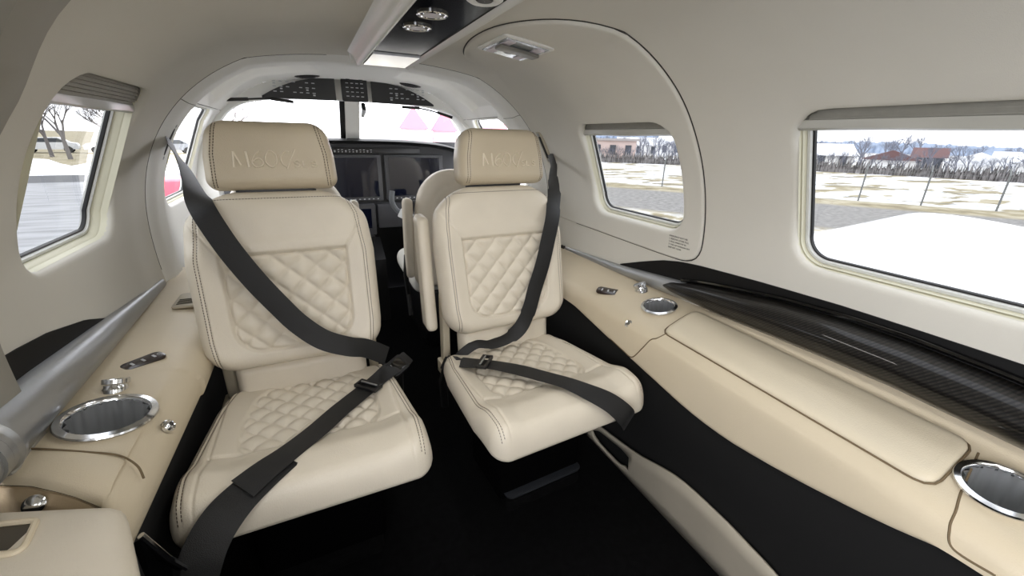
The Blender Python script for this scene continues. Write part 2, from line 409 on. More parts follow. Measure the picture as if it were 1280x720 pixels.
# ---- exit release handle in the headliner part of the panel
def shframe(y, s, d, side=1):
    o = Vector(shell(y, s, d, side)); n_ = -shell_n(s, side); n_.normalize(); yv = Vector((0, 1, 0)); sv = n_.cross(yv) if side == 1 else yv.cross(n_)
    return o, yv, sv.normalized(), n_
hd = ex
o_, yv, sv, nv_ = shframe(.985, s_x(.250), -.0075)
def hm(a, b, c): return o_+yv*a+sv*b+nv_*c
def hbox(mb, a, b, c, da, db, dc):
    rot = Matrix((yv, sv, nv_)).transposed(); mb.box(hm(a, b, c), (da, db, dc), rot); return mb
mb = MB(); rot = Matrix((yv, sv, nv_)).transposed()
mb.rbox(hm(0, 0, .002), (.165, .125, .006), .008, rot); hb = mb.build('handle_bezel', WHITE, hd)
mb = MB(); hbox(mb, 0, 0, .0055, .145, .105, .002); mb.build('handle_recess', mat('recess_satin', (200, 204, 208), .2, metal=.5), hb)
for q in (-.036, .036): mb = MB(); hbox(mb, 0, q, .0075, .130, .018, .002); mb.build('handle_label', mat('lilac_label', (214, 206, 214), .5), hb)
mb = MB(); mb.rbox(hm(-.018, 0, .013), (.034, .100, .007), .004, rot); mb.build('release_handle', mat('handle_grey', (120, 118, 112), .4), hb)
mb = MB(); mb.lathe([(.0001, .0005), (.010, .0005), (.010, 0)], hm(.032, -.002, .0075), rot, 20); mb.build('keyhole', GASKET, hb)

# ---- text helper (mesh, parented)
def text(name, body, size, m, parent, o, xv, yv2, lift=.0, ext=.0002, align='LEFT', bend=None, spacing=1., shear=0.):
    cu = bpy.data.curves.new(name, 'FONT'); cu.body = body; cu.size = size; cu.extrude = ext; cu.align_x = align; cu.resolution_u = 2; cu.space_character = spacing; cu.shear = shear
    ob = bpy.data.objects.new(name, cu); COL.objects.link(ob)
    me = bpy.data.meshes.new_from_object(ob.evaluated_get(bpy.context.evaluated_depsgraph_get())); COL.objects.unlink(ob); bpy.data.objects.remove(ob)
    nn = Vector(xv).cross(Vector(yv2)).normalized()
    for v in me.vertices:
        c = v.co
        if bend: v.co = bend(c.x, c.y, c.z+lift)
        else: v.co = Vector(o)+Vector(xv)*c.x+Vector(yv2)*c.y+nn*(c.z+lift)
    me.name = name; me.materials.clear(); me.materials.append(m)
    return link(bpy.data.objects.new(name, me), parent)
INK = mat('placard_ink', (45, 44, 42), .8)
for i, (tx, sz) in enumerate((('EMERGENCY EXIT USE', .0062), ('1. REMOVE COVER PULL', .0062), ('2. PULL WINDOW IN', .0062), ('3. THEN LIFT WINDOW OUT', .0055), ('KEEP EXIT CLEAR', .0058))):
    ss_ = s_z(.692)-.0078*i
    def bd(a, b, c, ss_=ss_): return Vector(shell(.802-a, ss_+b, -.0076-c, 1))
    text('placard_text', tx, sz, INK, ex, None, (1, 0, 0), (0, 0, 1), bend=bd)

# ---- rib at the airstair door (upper left)
secs = []
for s in np.linspace(S_LO, s_x(.12), 40):
    P = []
    for y, d in ((.655, .004), (.658, -.016), (.666, -.022), (.735, -.022), (.745, -.016), (.75, .004)): P.append(shell(y-.12*float(sstep(.96, 1.12, np.interp(s, _s, _z))), s, d, -1))
    secs.append(P)
mb = MB(); mb.loft(secs)
tag(mb.build('trim_1', mat('shaded_rib', (150, 147, 138), .6), smooth=40), 'curved door frame rib with painted-in shade at the upper left', kind='structure')  # the shade on this rib is put into its grey

# ------------------------------------------------------------------ floor, lower sidewalls, bulkheads
mb = MB(); mb.box((0, .35, -.01), (1.30, 4.5, .02)); fl = tag(mb.build('floor', CARPET, smooth=0), 'black carpet floor', kind='structure')
YC = [1.60, 1.25, 1.05, .81, .62, .47, .335, .21, .12, .05, -.10, -.5, -1.75]
ZLr = [.50, .475, .461, .42, .39, .367, .38, .405, .427, .455, .47, .47, .47]
def zl_r(y): return sum(interp(-(y+q*.035), [-v for v in YC], ZLr) for q in (-2, -1, 0, 1, 2))/5
for side, nm, zf in ((1, 'trim_2', zl_r), (-1, 'trim_3', lambda y: .455)):
    secs = []
    for y in np.linspace(1.7, -1.7, 60):
        z = zf(y)+.012
        xo = .472 if side > 0 else .490
        secs.append([(side*xo, y, z if side > 0 else .432), (side*(xo+.008), y, z*.8), (side*.500, y, z*.5), (side*.518, y, z*.22), (side*.53, y, 0)])
    mb = MB(); mb.loft(secs, closed=False)
    tag(mb.build(nm, BLACKP, smooth=60), 'black lower sidewall panel on the %s' % ('right' if side == 1 else 'left'), kind='structure')
mb = MB(); mb.box((0, -1.77, .6), (1.4, .03, 1.3)); tag(mb.build('wall_back', WALL), 'aft cabin bulkhead', kind='structure')
# cockpit bulkhead around the windshield
def opening(n=60):
    half = [(.0, 1.068), (.12, 1.067), (.24, 1.064), (.34, 1.056), (.42, 1.040), (.475, 1.010), (.515, .965), (.545, .91), (.56, .85), (.565, .76), (.565, .62)]
    return [tuple(p) for p in catmull([(-x, z) for x, z in half[::-1][:-1]]+half, 6)]
op = opening(); m_ = len(op)
sec = []
ang = np.linspace(-1, 1, m_)
def shell_xz(q, y):  # q -1..1 from left z=.62 over the top to the right
    s = S_TOP*(1-abs(q)); p = shell(y, s, 0, 1 if q > 0 else -1); return p
# parametrise shell points by the direction of the opening point
outer = []
for x, z in op:
    best = None
    for q in np.linspace(-1, 1, 241):
        p = shell_xz(q, Y1); d = math.atan2(p[2]-.55, p[0])-math.atan2(z-.55, x)
        if best is None or abs(d) < best[0]: best = (abs(d), p)
    outer.append(best[1])
V = [tuple(p) for p in outer]
lays = [(0.35, .0), (.8, -.012), (.97, -.012), (1.0, -.006)]
for t, dy in lays: V += [(o[0]+(x-o[0])*t, Y1+dy, o[2]+(z-o[2])*t) for o, (x, z) in zip(outer, op)]
V += [(x, Y1+.04, z) for x, z in op]; V += [(x*1.02, Y1+.16, z+.01) for x, z in op]
n = m_
fr = mesh('wall_front', V, [(i*n+j, i*n+j+1, (i+1)*n+j+1, (i+1)*n+j) for i in range(6) for j in range(n-1)], WHITE, smooth=60)
tag(fr, 'white windshield surround in front of the cockpit', kind='structure')
# windshield panes, centre post
ws = empty('window_7', (0, 0, 0), 'two-piece cockpit windshield with a white centre post', kind='structure')
for s_ in (-1, 1):
    V = [(s_*x, Y1+.13+(1.09-z)*.9, z) for x in np.linspace(.028, .60, 12) for z in (1.09, .80, .55)]
    mesh('windshield_pane', V, [(i*3+j, (i+1)*3+j, (i+1)*3+j+1, i*3+j+1) for i in range(11) for j in range(2)], WGLASS, ws, 180)
mb = MB(); mb.loft([[(-.028, Y1+.10+(1.09-z)*.9, z), (.036, Y1+.10+(1.09-z)*.9, z), (.036, Y1+.15+(1.09-z)*.9, z), (-.028, Y1+.15+(1.09-z)*.9, z)] for z in (1.10, .98, .85, .7)])
mb.build('centre_post', WHITE, ws)
mb = MB(); mb.loft([[(-.052, Y1+.11+(1.09-z)*.9, z), (-.030, Y1+.11+(1.09-z)*.9, z), (-.030, Y1+.15+(1.09-z)*.9, z), (-.052, Y1+.15+(1.09-z)*.9, z)] for z in (1.10, .98, .85, .7)])
mb.build('post_gasket', GASKET, ws)
# nose structure under the windshield so daylight does not leak under the panel
mb = MB(); mb.loft([[(-.66, Y1, .02), (.66, Y1, .02), (.66, Y1, .60), (-.66, Y1, .60)], [(-.66, 2.9, .02), (.66, 2.9, .02), (.66, 2.9, .60), (-.66, 2.9, .60)]])
V = [(-.68, 2.62, -.02), (.68, 2.62, -.02), (.68, 2.62, .80), (-.68, 2.62, .80)]
tag(mesh('trim_4', V, [(0, 1, 2, 3)], SATINB), 'black firewall behind the instrument panel', kind='structure')
for side, nm in ((1, 'trim_5'), (-1, 'trim_6')):   # outer hull below the ledge, closes the tube
    secs = [[(side*.66, y, .88 if y > Y1 else .53), (side*.66, y, -.02)] for y in (-1.78, 0, Y1-.001, Y1, 2.62)]
    mb = MB(); mb.loft(secs, closed=False); tag(mb.build(nm, SATINB, smooth=0), 'dark hull skin behind the %s ledge' % ('right' if side == 1 else 'left'), kind='structure')
# seams on the headliner
mb = MB()
for side in (-1, 1):
    mb.tube([shell(1.463, s, .0004, side) for s in np.linspace(s_z(.55), s_x(.13), 50)], .0014, 5)
    mb.tube([shell(y, s_z(1.006)+.004, .0004-.012*float(sstep(1.47, 1.52, y)*(1-sstep(1.59, 1.625, y))), side) for y in np.linspace(1.463, 2.09, 50)], .0011, 5)
mb.build('headliner_seam', SEAM, wall_r)

# ------------------------------------------------------------------ side ledge consoles
cons = empty('side_console', (.55, .4, .50), 'long beige leather side ledge at right with two cup holders and a padded lid', 'console')
cons.location = (0, 0, 0)
def console_pt_r(y, t):
    """t 0..1 across from the wall to the lower inner edge"""
    zt = .502+.012*np.clip((y-.1)/.62, -.3, 1.2)
    zl = zl_r(y)
    xin = .462
    ex_ = .024*(1-float(sstep(.50, .74, y)))
    pts = [(.645, zt+.018+ex_), (.632, zt+.016+ex_*.5), (.615, zt+.014), (.56, zt+.003), (.515, zt-.009), (.492, zt-.016), (.476, zt-.026), (.467, zt-.040), (xin, min(zt-.062, zl+.02)), (xin+.001, zl+.004), (.470, zl), (.49, zl-.004)]
    return pts
ys = np.linspace(1.62, -.6, 420); secs = []
CUPR = [(.566, .735, .0375), (.556, .098, .0385)]
for y in ys:
    P = console_pt_r(y, 0); C = catmull([(x, y, z) for x, z in P], 5)
    # raised moulding round the first cup and the rear one
    Q = []
    for c in C:
        c = np.array(c)
        Q.append(tuple(c))
    secs.append(Q)
mb = MB(); mb.loft(secs, closed=False); body = mb.build('ledge_body', SIDELEA, cons, 60)
def zr_top(x, y):
    zt = .502+.012*min(max((y-.1)/.62, -.3), 1.2)
    return zt+interp(x, [.476, .492, .515, .56, .615, .632], [-.026, -.016, -.009, .003, .014, .016])
body.select_set(False)
# armrest lid
def pad_generic(name, outline, zf, m, parent, h=.012, edge=.012, flip=1):
    """soft raised pad over an outline in (x,y); star-shaped"""
    c = np.mean(outline, axis=0); n = len(outline); L = []
    spec = [(0, -.006), (0, h*.35), (-edge*.12, h*.62), (-edge*.4, h*.88), (-edge, h)]
    O = np.array(outline)
    for o, d in spec:
        P = inflate(O, o); L.append([(x, y, zf(x, y)+d) for x, y in P])
    P = inflate(O, -edge)
    for q in (.75, .5, .25): L.append([(x, y, zf(x, y)+h*(1+.12*(1-q))) for x, y in (c+(P-c)*q)])
    V = [p for l in L for p in l]+[(c[0], c[1], zf(*c)+h*1.15)]; k = len(L)
    F = [(i*n+a, i*n+(a+1) % n, (i+1)*n+(a+1) % n, (i+1)*n+a) for i in range(k-1) for a in range(n)]
    F += [((k-1)*n+a, (k-1)*n+(a+1) % n, k*n) for a in range(n)]
    return mesh(name, V, F, m, parent, 60)
def ccw(P):
    a = sum(P[i][0]*P[(i+1) % len(P)][1]-P[(i+1) % len(P)][0]*P[i][1] for i in range(len(P))); return P if a > 0 else P[::-1]
def round_poly(P, r, n=6):
    P = [np.array(p, float) for p in P]; out = []; N = len(P)
    for i in range(N):
        a, b, c = P[i-1], P[i], P[(i+1) % N]; u = (a-b)/np.linalg.norm(a-b); v = (c-b)/np.linalg.norm(c-b)
        th = math.acos(np.clip(u@v, -1, 1)); d = min(r/math.tan(th/2), np.linalg.norm(a-b)*.49, np.linalg.norm(c-b)*.49)
        p0, p2 = b+u*d, b+v*d
        for k in range(n+1):
            t = k/n; out.append((1-t)**2*p0+2*t*(1-t)*b+t*t*p2)
    return [tuple(p) for p in out]
lid = resample(ccw(round_poly([(.500, .650), (.498, .145), (.615, .150), (.617, .665)], .022)), 120)
pad_generic('armrest_lid', lid, zr_top, mat('pale_armrest_leather', (216, 205, 182), .45, bump=.2, bscale=500, var=.03), cons, .010, .014)
mb = MB(); mb.tube([(x, y, zr_top(x, y)+.0012) for x, y in inflate(lid, .0025)], .0016, 6, closed=True); mb.build('lid_seam', SEAMC, cons)
def cup(parent, x, y, z, r, seg=48, tilt=0.):
    rt = Euler((0, tilt, 0)).to_matrix()
    mb = MB(); mb.lathe([(r*1.0, -.004), (r*1.19, -.001), (r*1.235, .002), (r*1.21, .0045), (r*1.04, .0062), (r*.985, .004), (r*.97, -.002)], (x, y, z), rt, seg)
    c = mb.build('cup_holder', CHROME, parent, 50)
    mb = MB(); mb.lathe([(r*.97, .002), (r*.95, -.03), (r*.93, -.058), (r*.6, -.062), (.0005, -.062)], (x, y, z), rt, 96)
    ax = rt @ Vector((0, 0, 1)); q0 = Vector((x, y, z))
    for i in range(96*3):
        p = Vector(mb.v[i]); k = 1+.045*math.sin(i % 96/96*2*math.pi*16); h_ = (p-q0).dot(ax); mb.v[i] = tuple(q0+ax*h_+(p-q0-ax*h_)*k*.97)
    mb.build('cup_liner', mat('ribbed_steel', (186, 188, 190), .30, metal=.7), c, 50)
    mb = MB()
    return c
# holes for the cups are cut by simple boolean cylinders
def cut(o, x, y, r, z0, z1):
    """open a round hole in the top sheet: drop the faces inside, pull the rim vertices onto the circle"""
    bm = bmesh.new(); bm.from_mesh(o.data)
    inside = [v for v in bm.verts if math.hypot(v.co.x-x, v.co.y-y) < r and z0 < v.co.z < z1]; S_ = set(inside)
    kill = [f for f in bm.faces if all(v in S_ for v in f.verts)]
    bmesh.ops.delete(bm, geom=kill, context='FACES')
    for v in inside:
        if v.is_valid and v.link_faces:
            d = Vector((v.co.x-x, v.co.y-y)); d = d.normalized()*r; v.co.x, v.co.y = x+d.x, y+d.y
    bmesh.ops.delete(bm, geom=[v for v in bm.verts if not v.link_faces], context='VERTS')
    bm.to_mesh(o.data); bm.free()
def vent(parent, x, y, z, tilt=(0, 0, 0), s=1.):
    rot = Euler(tilt).to_matrix(); mb = MB()
    mb.lathe([(.019*s, -.004), (.019*s, .006*s), (.017*s, .009*s), (.0165*s, .014*s), (.019*s, .016*s), (.019*s, .023*s), (.0175*s, .0245*s), (.0005, .0245*s)], (x, y, z), rot, 32)
    return mb.build('air_vent', CHROME, parent, 30)
def switch_panel(parent, x, y, z, rot):
    mb = MB(); mb.rbox((x, y, z), (.034, .068, .006), .011, rot); p = mb.build('switch_panel', mat('dark_walnut_gloss', (40, 27, 24), .25, coat=.4), parent)
    mb = MB()
    for k in (-1, 0, 1): mb.box(Vector((x, y, z))+rot @ Vector((.0, k*.018, .0032)), (.011, .004, .001), rot)
    mb.lathe([(.0035, .001), (.0035, .0)], Vector((x, y, z))+rot @ Vector((0, .027, .0035)), rot, 12)
    mb.build('switch_legend', LEGEND, p); return p
def jack(parent, x, y, z, d):
    rot = Vector(d).to_track_quat('Z', 'Y').to_matrix(); mb = MB()
    mb.lathe([(.0105, -.002), (.0105, .003), (.0085, .0055), (.0055, .0035), (.0045, .007), (.0005, .007)], (x, y, z), rot, 20); return mb.build('headset_jack', CHROME, parent, 30)
for (x, y, r) in CUPR:
    z = zr_top(x, y); cut(body, x, y, r*1.05, z-.06, z+.05); cup(cons, x, y, z+.002, r, tilt=-.20)
vent(cons, .598, .838, zr_top(.6, .83)-.002, (-.35, -.25, 0), .95)
switch_panel(cons, .529, .90, zr_top(.529, .90)+.001, Euler((0, -.22, .62)).to_matrix())
jack(cons, .477, .742, .484, (-1, -.3, .9))
# moulding seam round the front cup section
def seam_on(pts, m, parent, nm, r=.0015, zf=zr_top):
    C = catmull(pts, 8); mb = MB(); mb.tube([(c[0], c[1], c[2] if len(c) > 2 else zf(c[0], c[1])+.0005) for c in C], r, 6); return mb.build(nm, m, parent)
def zfull(y, frac):
    P = console_pt_r(y, 0); C = catmull([(x, y, z) for x, z in P], 5); i = frac*(len(C)-1); return tuple(C[int(round(i))])
seam_on([zfull(.665, .20), zfull(.645, .30), zfull(.640, .42), zfull(.645, .52), zfull(.655, .60), zfull(.672, .68), zfull(.70, .76), zfull(.735, .80), zfull(.79, .80)], SEAMC, cons, 'cup_moulding_seam')
seam_on([zfull(.140, .20), zfull(.124, .34), zfull(.115, .48), zfull(.110, .60), zfull(.098, .70), zfull(.060, .8)], SEAMC, cons, 'cup_moulding_seam', .0015)

# left console
conl = empty('side_console', (0, 0, 0), 'short beige leather side ledge at left with one large cup holder', 'console')
def zl_top(x, y): return .502+interp(-x, [.476, .492, .515, .56, .615, .632], [-.020, -.009, -.003, .003, .010, .02])
LX = [-.645, -.60, -.545, -.50, -.482, -.468]; LYE = [.662, .642, .603, .566, .530, .500]
Cb = catmull([(-.645, 0, .512), (-.632, 0, .511), (-.60, 0, .509), (-.56, 0, .5065), (-.515, 0, .499), (-.492, 0, .490), (-.478, 0, .480), (-.470, 0, .468), (-.468, 0, .452), (-.474, 0, .432), (-.492, 0, .425)], 5)
secs = []; T_ = list(np.linspace(0, .93, 190))+list(np.linspace(.935, 1, 16))
for t in T_:
    row = []
    for c in Cb:
        ye = interp(c[0], LX, LYE); y = 1.62+(ye-1.62)*t; d = y-ye; dr = .020*(1-math.sqrt(max(0, 1-((.045-d)/.045)**2))) if d < .045 else 0
        row.append((c[0]-.012*max(0, min(1, (.9-y)/.4))*(c[0] > -.50)+.004*(y > .9), y, c[2]-dr))
    secs.append(row)
mb = MB(); mb.loft(secs, closed=False); bodl = mb.build('ledge_body', SIDELEA, conl, 60)
lipc = secs[-1]
cut(bodl, -.552, .750, .050*1.05, .44, .56); cup(conl, -.552, .750, .507, .0495, tilt=.16)
vent(conl, -.572, .842, .500, (-.45, .1, 0), 1.0)
switch_panel(conl, -.558, .940, .506, Euler((0, .06, -.85)).to_matrix())
jack(conl, -.478, .728, .482, (1, -.1, .6))
mb = MB(); mb.rbox((-.545, 1.27, .512), (.062, .11, .006), .012); vp = mb.build('vent_grille', mat('grey_beige_plastic', (176, 166, 146), .5), conl)
mb = MB()
for k in range(4): mb.box((-.545, 1.235+.011*k, .5155), (.044, .0035, .002))
mb.build('grille_slot', SEAM, vp)
mb = MB(); mb.loft([[(x, y, z-.001) for x, y, z in lipc], [(x-.004, y+.004, z-.006) for x, y, z in lipc], [(x-.010, y-.004, z-.012) for x, y, z in lipc], [(x-.010, y-.010, z-.020) for x, y, z in lipc], [(x-.012, y-.012, z-.045) for x, y, z in lipc], [(x-.014, y-.012, z-.09) for x, y, z in lipc]], closed=False); mb.build('lower_shelf', mat('tan_shelf_leather', (186, 166, 136), .5, bump=.2, bscale=500), conl, 60)
mb = MB(); mb.lathe([(.011, -.004), (.011, .002), (.008, .004), (.008, .012), (.012, .016), (.012, .022), (.008, .026), (.0005, .027)], (-.590, .632, .466), Euler((.9, 0, 0)).to_matrix(), 24); mb.build('pull_knob', CHROME, conl, 40)
seam_on([(-.635, .705, .5125), (-.60, .690, .5105), (-.55, .668, .5052), (-.512, .650, .5002), (-.488, .628, .4925), (-.478, .610, .482)], SEAMC, conl, 'cup_moulding_seam')

# foreground cabinet pad, bottom-left corner
fg = empty('cabinet_armrest', (-.54, .42, 0), 'cream padded cabinet top in the bottom left corner with a small recessed slot', 'armrest'); fg.location = (0, 0, 0)
ol = resample(ccw(round_poly([(-.650, .610), (-.602, .591), (-.475, .540), (-.428, .42), (-.420, .30), (-.420, .05), (-.65, .05)], .045, 8)), 120)
pad_generic('padded_top', ol, lambda x, y: .488+.004*math.sin((x+.65)*8), LEATHER, fg, .016, .022)
mb = MB(); mb.loft([[(x, y, z) for x, y in inflate(ol, -.004)] for z in (.485, .3, .0)]); mb.build('cabinet_body', SATINB, fg)
mb = MB(); mb.tube([(x, y, .5085) for x, y in ccw(round_poly([(-.640, .530), (-.545, .500), (-.552, .546), (-.640, .572)], .008))], .0035, 8, closed=True); mb.build('slot_bezel', SIDELEA, fg)
mb = MB(); mb.rbox((-.597, .538, .5062), (.085, .036, .002), .006, Euler((0, 0, -.29)).to_matrix()); sb = mb.build('slot_recess', mat('slot_dark', (70, 64, 54), .6), fg)
mb = MB(); mb.box((-.605, .540, .5078), (.045, .016, .001), Euler((0, 0, -.29)).to_matrix()); mb.build('slot_insert', GREEN, sb)
tb = empty('folding_table', (0, 0, 0), 'glossy black folded table leaf with chrome rim beside the left seat', 'table')
mb = MB(); mb.tube([(-.470, .540, .450), (-.455, .545, .395), (-.440, .572, .318), (-.425, .60, .24)], .004, 8); mb.build('table_rim', CHROME, tb)
mb = MB(); mb.loft([[(-.470, .535, .448), (-.49, .530, .448), (-.49, .500, .20), (-.470, .500, .20)], [(-.425, .595, .238), (-.445, .590, .238), (-.445, .50, .02), (-.425, .50, .02)]]); mb.build('table_leaf', GLOSSB, tb)

# ------------------------------------------------------------------ black accent, metal strips, carbon fairing
def wall_lens(name, side, Ys, Zt, Zb, off, m, label, cat=None, kind=None, parent=None):
    secs = []
    for y in np.linspace(Ys[0], Ys[-1], 70):
        zt = interp(-y, [-v for v in Ys], Zt); zb = interp(-y, [-v for v in Ys], Zb)
        P = []
        for z in np.linspace(zt, zb, 8):
            P.append(shell(y, s_z(z), -off, side))
        secs.append([shell(y, s_z(zt), .002, side)]+P+[shell(y, s_z(zb), .002, side)])
    mb = MB(); mb.loft(secs, closed=False); o = mb.build(name, m, parent, 40)
    return o
fair = empty('wall_armrest', (0, 0, 0), 'glossy carbon fibre wall fairing along the right ledge with brushed metal tip', 'armrest')
wall_lens('accent_panel', 1, [.99, .90, .823, .76, .689, .539, .38, .262, .14, -.3, -.7], [.560, .592, .617, .630, .637, .645, .650, .650, .649, .645, .64], [.555, .56, .56, .56, .56, .56, .56, .56, .56, .56, .56], .003, mat('black_accent', (8, 8, 9), .6, spec=.3), '', parent=fair)
def strip(name, side, Ys, Zt, Zb, Pr, m, parent):
    secs = []
    for y in np.linspace(Ys[0], Ys[-1], 60):
        f = lambda A: interp(-y, [-v for v in Ys], A)
        zt, zb, p = f(Zt), f(Zb), f(Pr); P = []
        for k in range(13):
            a = math.pi*k/12; zz = (zt+zb)/2+(zt-zb)/2*math.cos(a); pp = p*math.sin(a)**.8 if 0 < k < 12 else 0
            v = shell(y, s_z(zz), -.002-pp, side); P.append(v)
        P.append(shell(y, s_z((zt+zb)/2), .004, side)); secs.append(P)
    mb = MB(); mb.loft(secs); return mb.build(name, m, parent, 50)
strip('metal_strip', 1, [1.31, 1.0, .81, .70, .60], [.541, .556, .575, .585, .592], [.522, .528, .532, .536, .545], [.006, .012, .020, .024, .022], BRUSH, fair)
mb = MB(); mb.box(shell(1.318, s_z(.5315), -.005, 1), (.014, .02, .022)); mb.build('strip_end_cap', SATINB, fair)
# fairing
secs = []
Yf = [.80, .76, .68, .60, .48, .36, .26, .17, .05, -.3, -.7]
def F_(A, y): return interp(-y, [-v for v in Yf], A)
for y in np.linspace(.80, -.7, 110):
    zt = F_([.556, .575, .592, .604, .620, .627, .627, .622, .612, .60, .6], y); zb = F_([.550, .542, .538, .536, .540, .543, .543, .538, .532, .53, .53], y)
    p = F_([.014, .030, .040, .048, .056, .060, .062, .062, .062, .06, .06], y); P = []
    for k in range(17):
        a = k/16; zz = zt+(zb-zt)*a
        pp = p*(math.sin(math.pi*min(a*1.0, 1)**.75))**.55 if 0 < k < 16 else 0
        P.append(shell(y, s_z(zz), -.003-pp, 1))
    P.append(shell(y, s_z((zt+zb)/2), .002, 1)); secs.append(P)
mb = MB(); mb.loft(secs); mb.build('carbon_shell', CARBON, fair, 50)
# glossy black lip above the fairing
mb = MB(); mb.tube([shell(y, s_z(F_([.560, .580, .598, .611, .627, .635, .635, .630, .620, .61, .61], y)), -.006, 1) for y in np.linspace(.74, -.7, 60)], .0055, 8); mb.build('gloss_lip', GLOSSB, fair)
fal = empty('wall_armrest', (0, 0, 0), 'tapered brushed metal wall rail above the left ledge with black accent', 'armrest')
wall_lens('accent_panel', -1, [1.10, 1.0, .88, .80, .70, .5, .2], [.548, .585, .612, .622, .63, .63, .63], [.54, .54, .54, .54, .54, .54, .54], .003, mat('black_accent', (8, 8, 9), .6, spec=.3), '', parent=fal)
strip('metal_rail', -1, [1.43, 1.2, 1.0, .80, .62], [.530, .549, .567, .583, .592], [.510, .508, .507, .508, .508], [.006, .016, .026, .036, .044], BRUSH, fal)
mb = MB(); secs = []
for y, g in ((.660, 0), (.657, .0032), (.651, .0032), (.648, 0), (.640, -.0015), (.634, 0)):
    P = []
    for k in range(13):
        a = math.pi*k/12; zz = .550+(.042+g)*math.cos(a); v = shell(y, s_z(zz), -.002-(.0435+g)*(math.sin(a)**.8 if 0 < k < 12 else 0), -1); P.append(v)
    secs.append(P+[shell(y, s_z(.55), .004, -1)])
mb.loft(secs); mb.build('rail_collar', BRUSH, fal, 40)
strip('metal_rail_extension', -1, [.632, .50, .2], [.590, .592, .592], [.510, .508, .508], [.040, .040, .04], BRUSH, fal)

# ------------------------------------------------------------------ sill piece at the right edge of the floor
sy = [.90, .86, .83, .76, .66, .53, .41, .34, .27, .15, .0]; sz = [.045, .072, .089, .101, .123, .165, .168, .160, .148, .11, .05]
top = catmull([(y, z) for y, z in zip(sy, sz)], 6)
def xs_sill(z): return .512-.10*z+.0
N = len(top); V = []; F = []
slot_y0, slot_y1 = .70, .875
for (y, z) in top:
    zs = [.004+(z-.004)*q for q in (0, .25, .72, 1)]
    if slot_y0 < y < slot_y1:
        q = (y-slot_y0)/(slot_y1-slot_y0); hw = math.sqrt(max(0, 1-(2*q-1)**4)); mid = (.016+z*.5); zs[1] = mid-(mid-.020)*hw if hw > .1 else mid; zs[2] = mid+(z-.016-mid)*hw*.9 if hw > .1 else mid
    V += [(xs_sill(v), y, v) for v in zs]
for i in range(N-1):
    for j in range(3):
        if j == 1 and slot_y0 < (top[i][0]+top[i+1][0])/2 < slot_y1: continue
        F.append((i*4+j, (i+1)*4+j, (i+1)*4+j+1, i*4+j+1))
sl = mesh('trim_7', V, F, mat('sill_cream', (178, 170, 154), .5, var=.05, vscale=12), smooth=50)
md = sl.modifiers.new('s', 'SOLIDIFY'); md.thickness = .006
tag(sl, 'cream sail-shaped kick panel with a slot along the right floor edge', kind='structure')

# ------------------------------------------------------------------ overhead console
oc = empty('overhead_console', (0, 0, 0), 'long glossy black overhead console with chrome lights and white edge rails', 'console')
OX0, OX1, OZ, OY = -.042, .078, 1.120, 1.385
mb = MB(); mb.box(((OX0+OX1)/2, .0, OZ+.012), (OX1-OX0, 2.36, .02)); mb.build('console_face', mat('console_black', (4, 4, 5), .12, spec=.02), oc)
mb = MB(); mb.box(((OX0+OX1)/2, 1.285, OZ+.001), (OX1-OX0-.004, .190, .006)); mb.build('reflection_patch', mat('painted_reflection', (226, 230, 236), .12), oc)  # pale colour stands in for the bright windshield reflected in the console
for sx, x0 in ((-1, OX0), (1, OX1)):
    P = [(x0-.000*sx, OZ+.006), (x0+.003*sx, OZ-.003), (x0+.009*sx, OZ-.006), (x0+.015*sx, OZ-.003), (x0+.019*sx, OZ+.006), (x0+.024*sx, OZ+.018), (x0+.034*sx, OZ+.027), (x0+.050*sx, OZ+.034), (x0+.0*sx, OZ+.04)]
    mb = MB(); mb.loft([[(x, y, z) for x, z in P] for y in (OY, -.6, -1.7)]); mb.build('edge_rail', mat('rail_white', (222, 221, 214), .4), oc, 50)
mb = MB(); P = []
for y, dz in ((OY, -.002), (OY+.012, .004), (OY+.03, .016), (OY+.05, .035)):
    P.append([(OX0-.03, y, OZ+.004+dz), (OX1+.03, y, OZ+.004+dz), (OX1+.03, y, OZ+.04), (OX0-.03, y, OZ+.04)])
mb.loft(P); mb.build('console_nose', WHITE, oc, 50)
for k, (x, y) in enumerate(((.000, .785), (-.002, .885))):
    mb = MB(); mb.lathe([(.0005, -.0005), (.015, -.0005), (.016, .001), (.021, .001), (.022, -.0008), (.025, -.0014), (.0262, -.0003), (.0262, .002)], (x, y, OZ), None, 36)
    l = mb.build('reading_light', CHROME, oc, 40)
    mb = MB(); mb.lathe([(.0005, -.0015), (.013, -.0015), (.014, -.0005)], (x, y, OZ), None, 28); mb.build('light_lens', LILAC, l)
mb = MB(); mb.lathe([(.0005, -.004), (.012, -.004), (.014, -.001), (.017, -.005), (.022, -.006), (.027, -.003), (.029, .003)], (.042, .655, OZ), None, 36); g = mb.build('air_gasper', WHITE, oc, 40)
mb = MB(); mb.lathe([(.0005, -.005), (.011, -.005), (.013, -.0035)], (.042, .655, OZ), None, 24); mb.build('gasper_nozzle', GASKET, g)

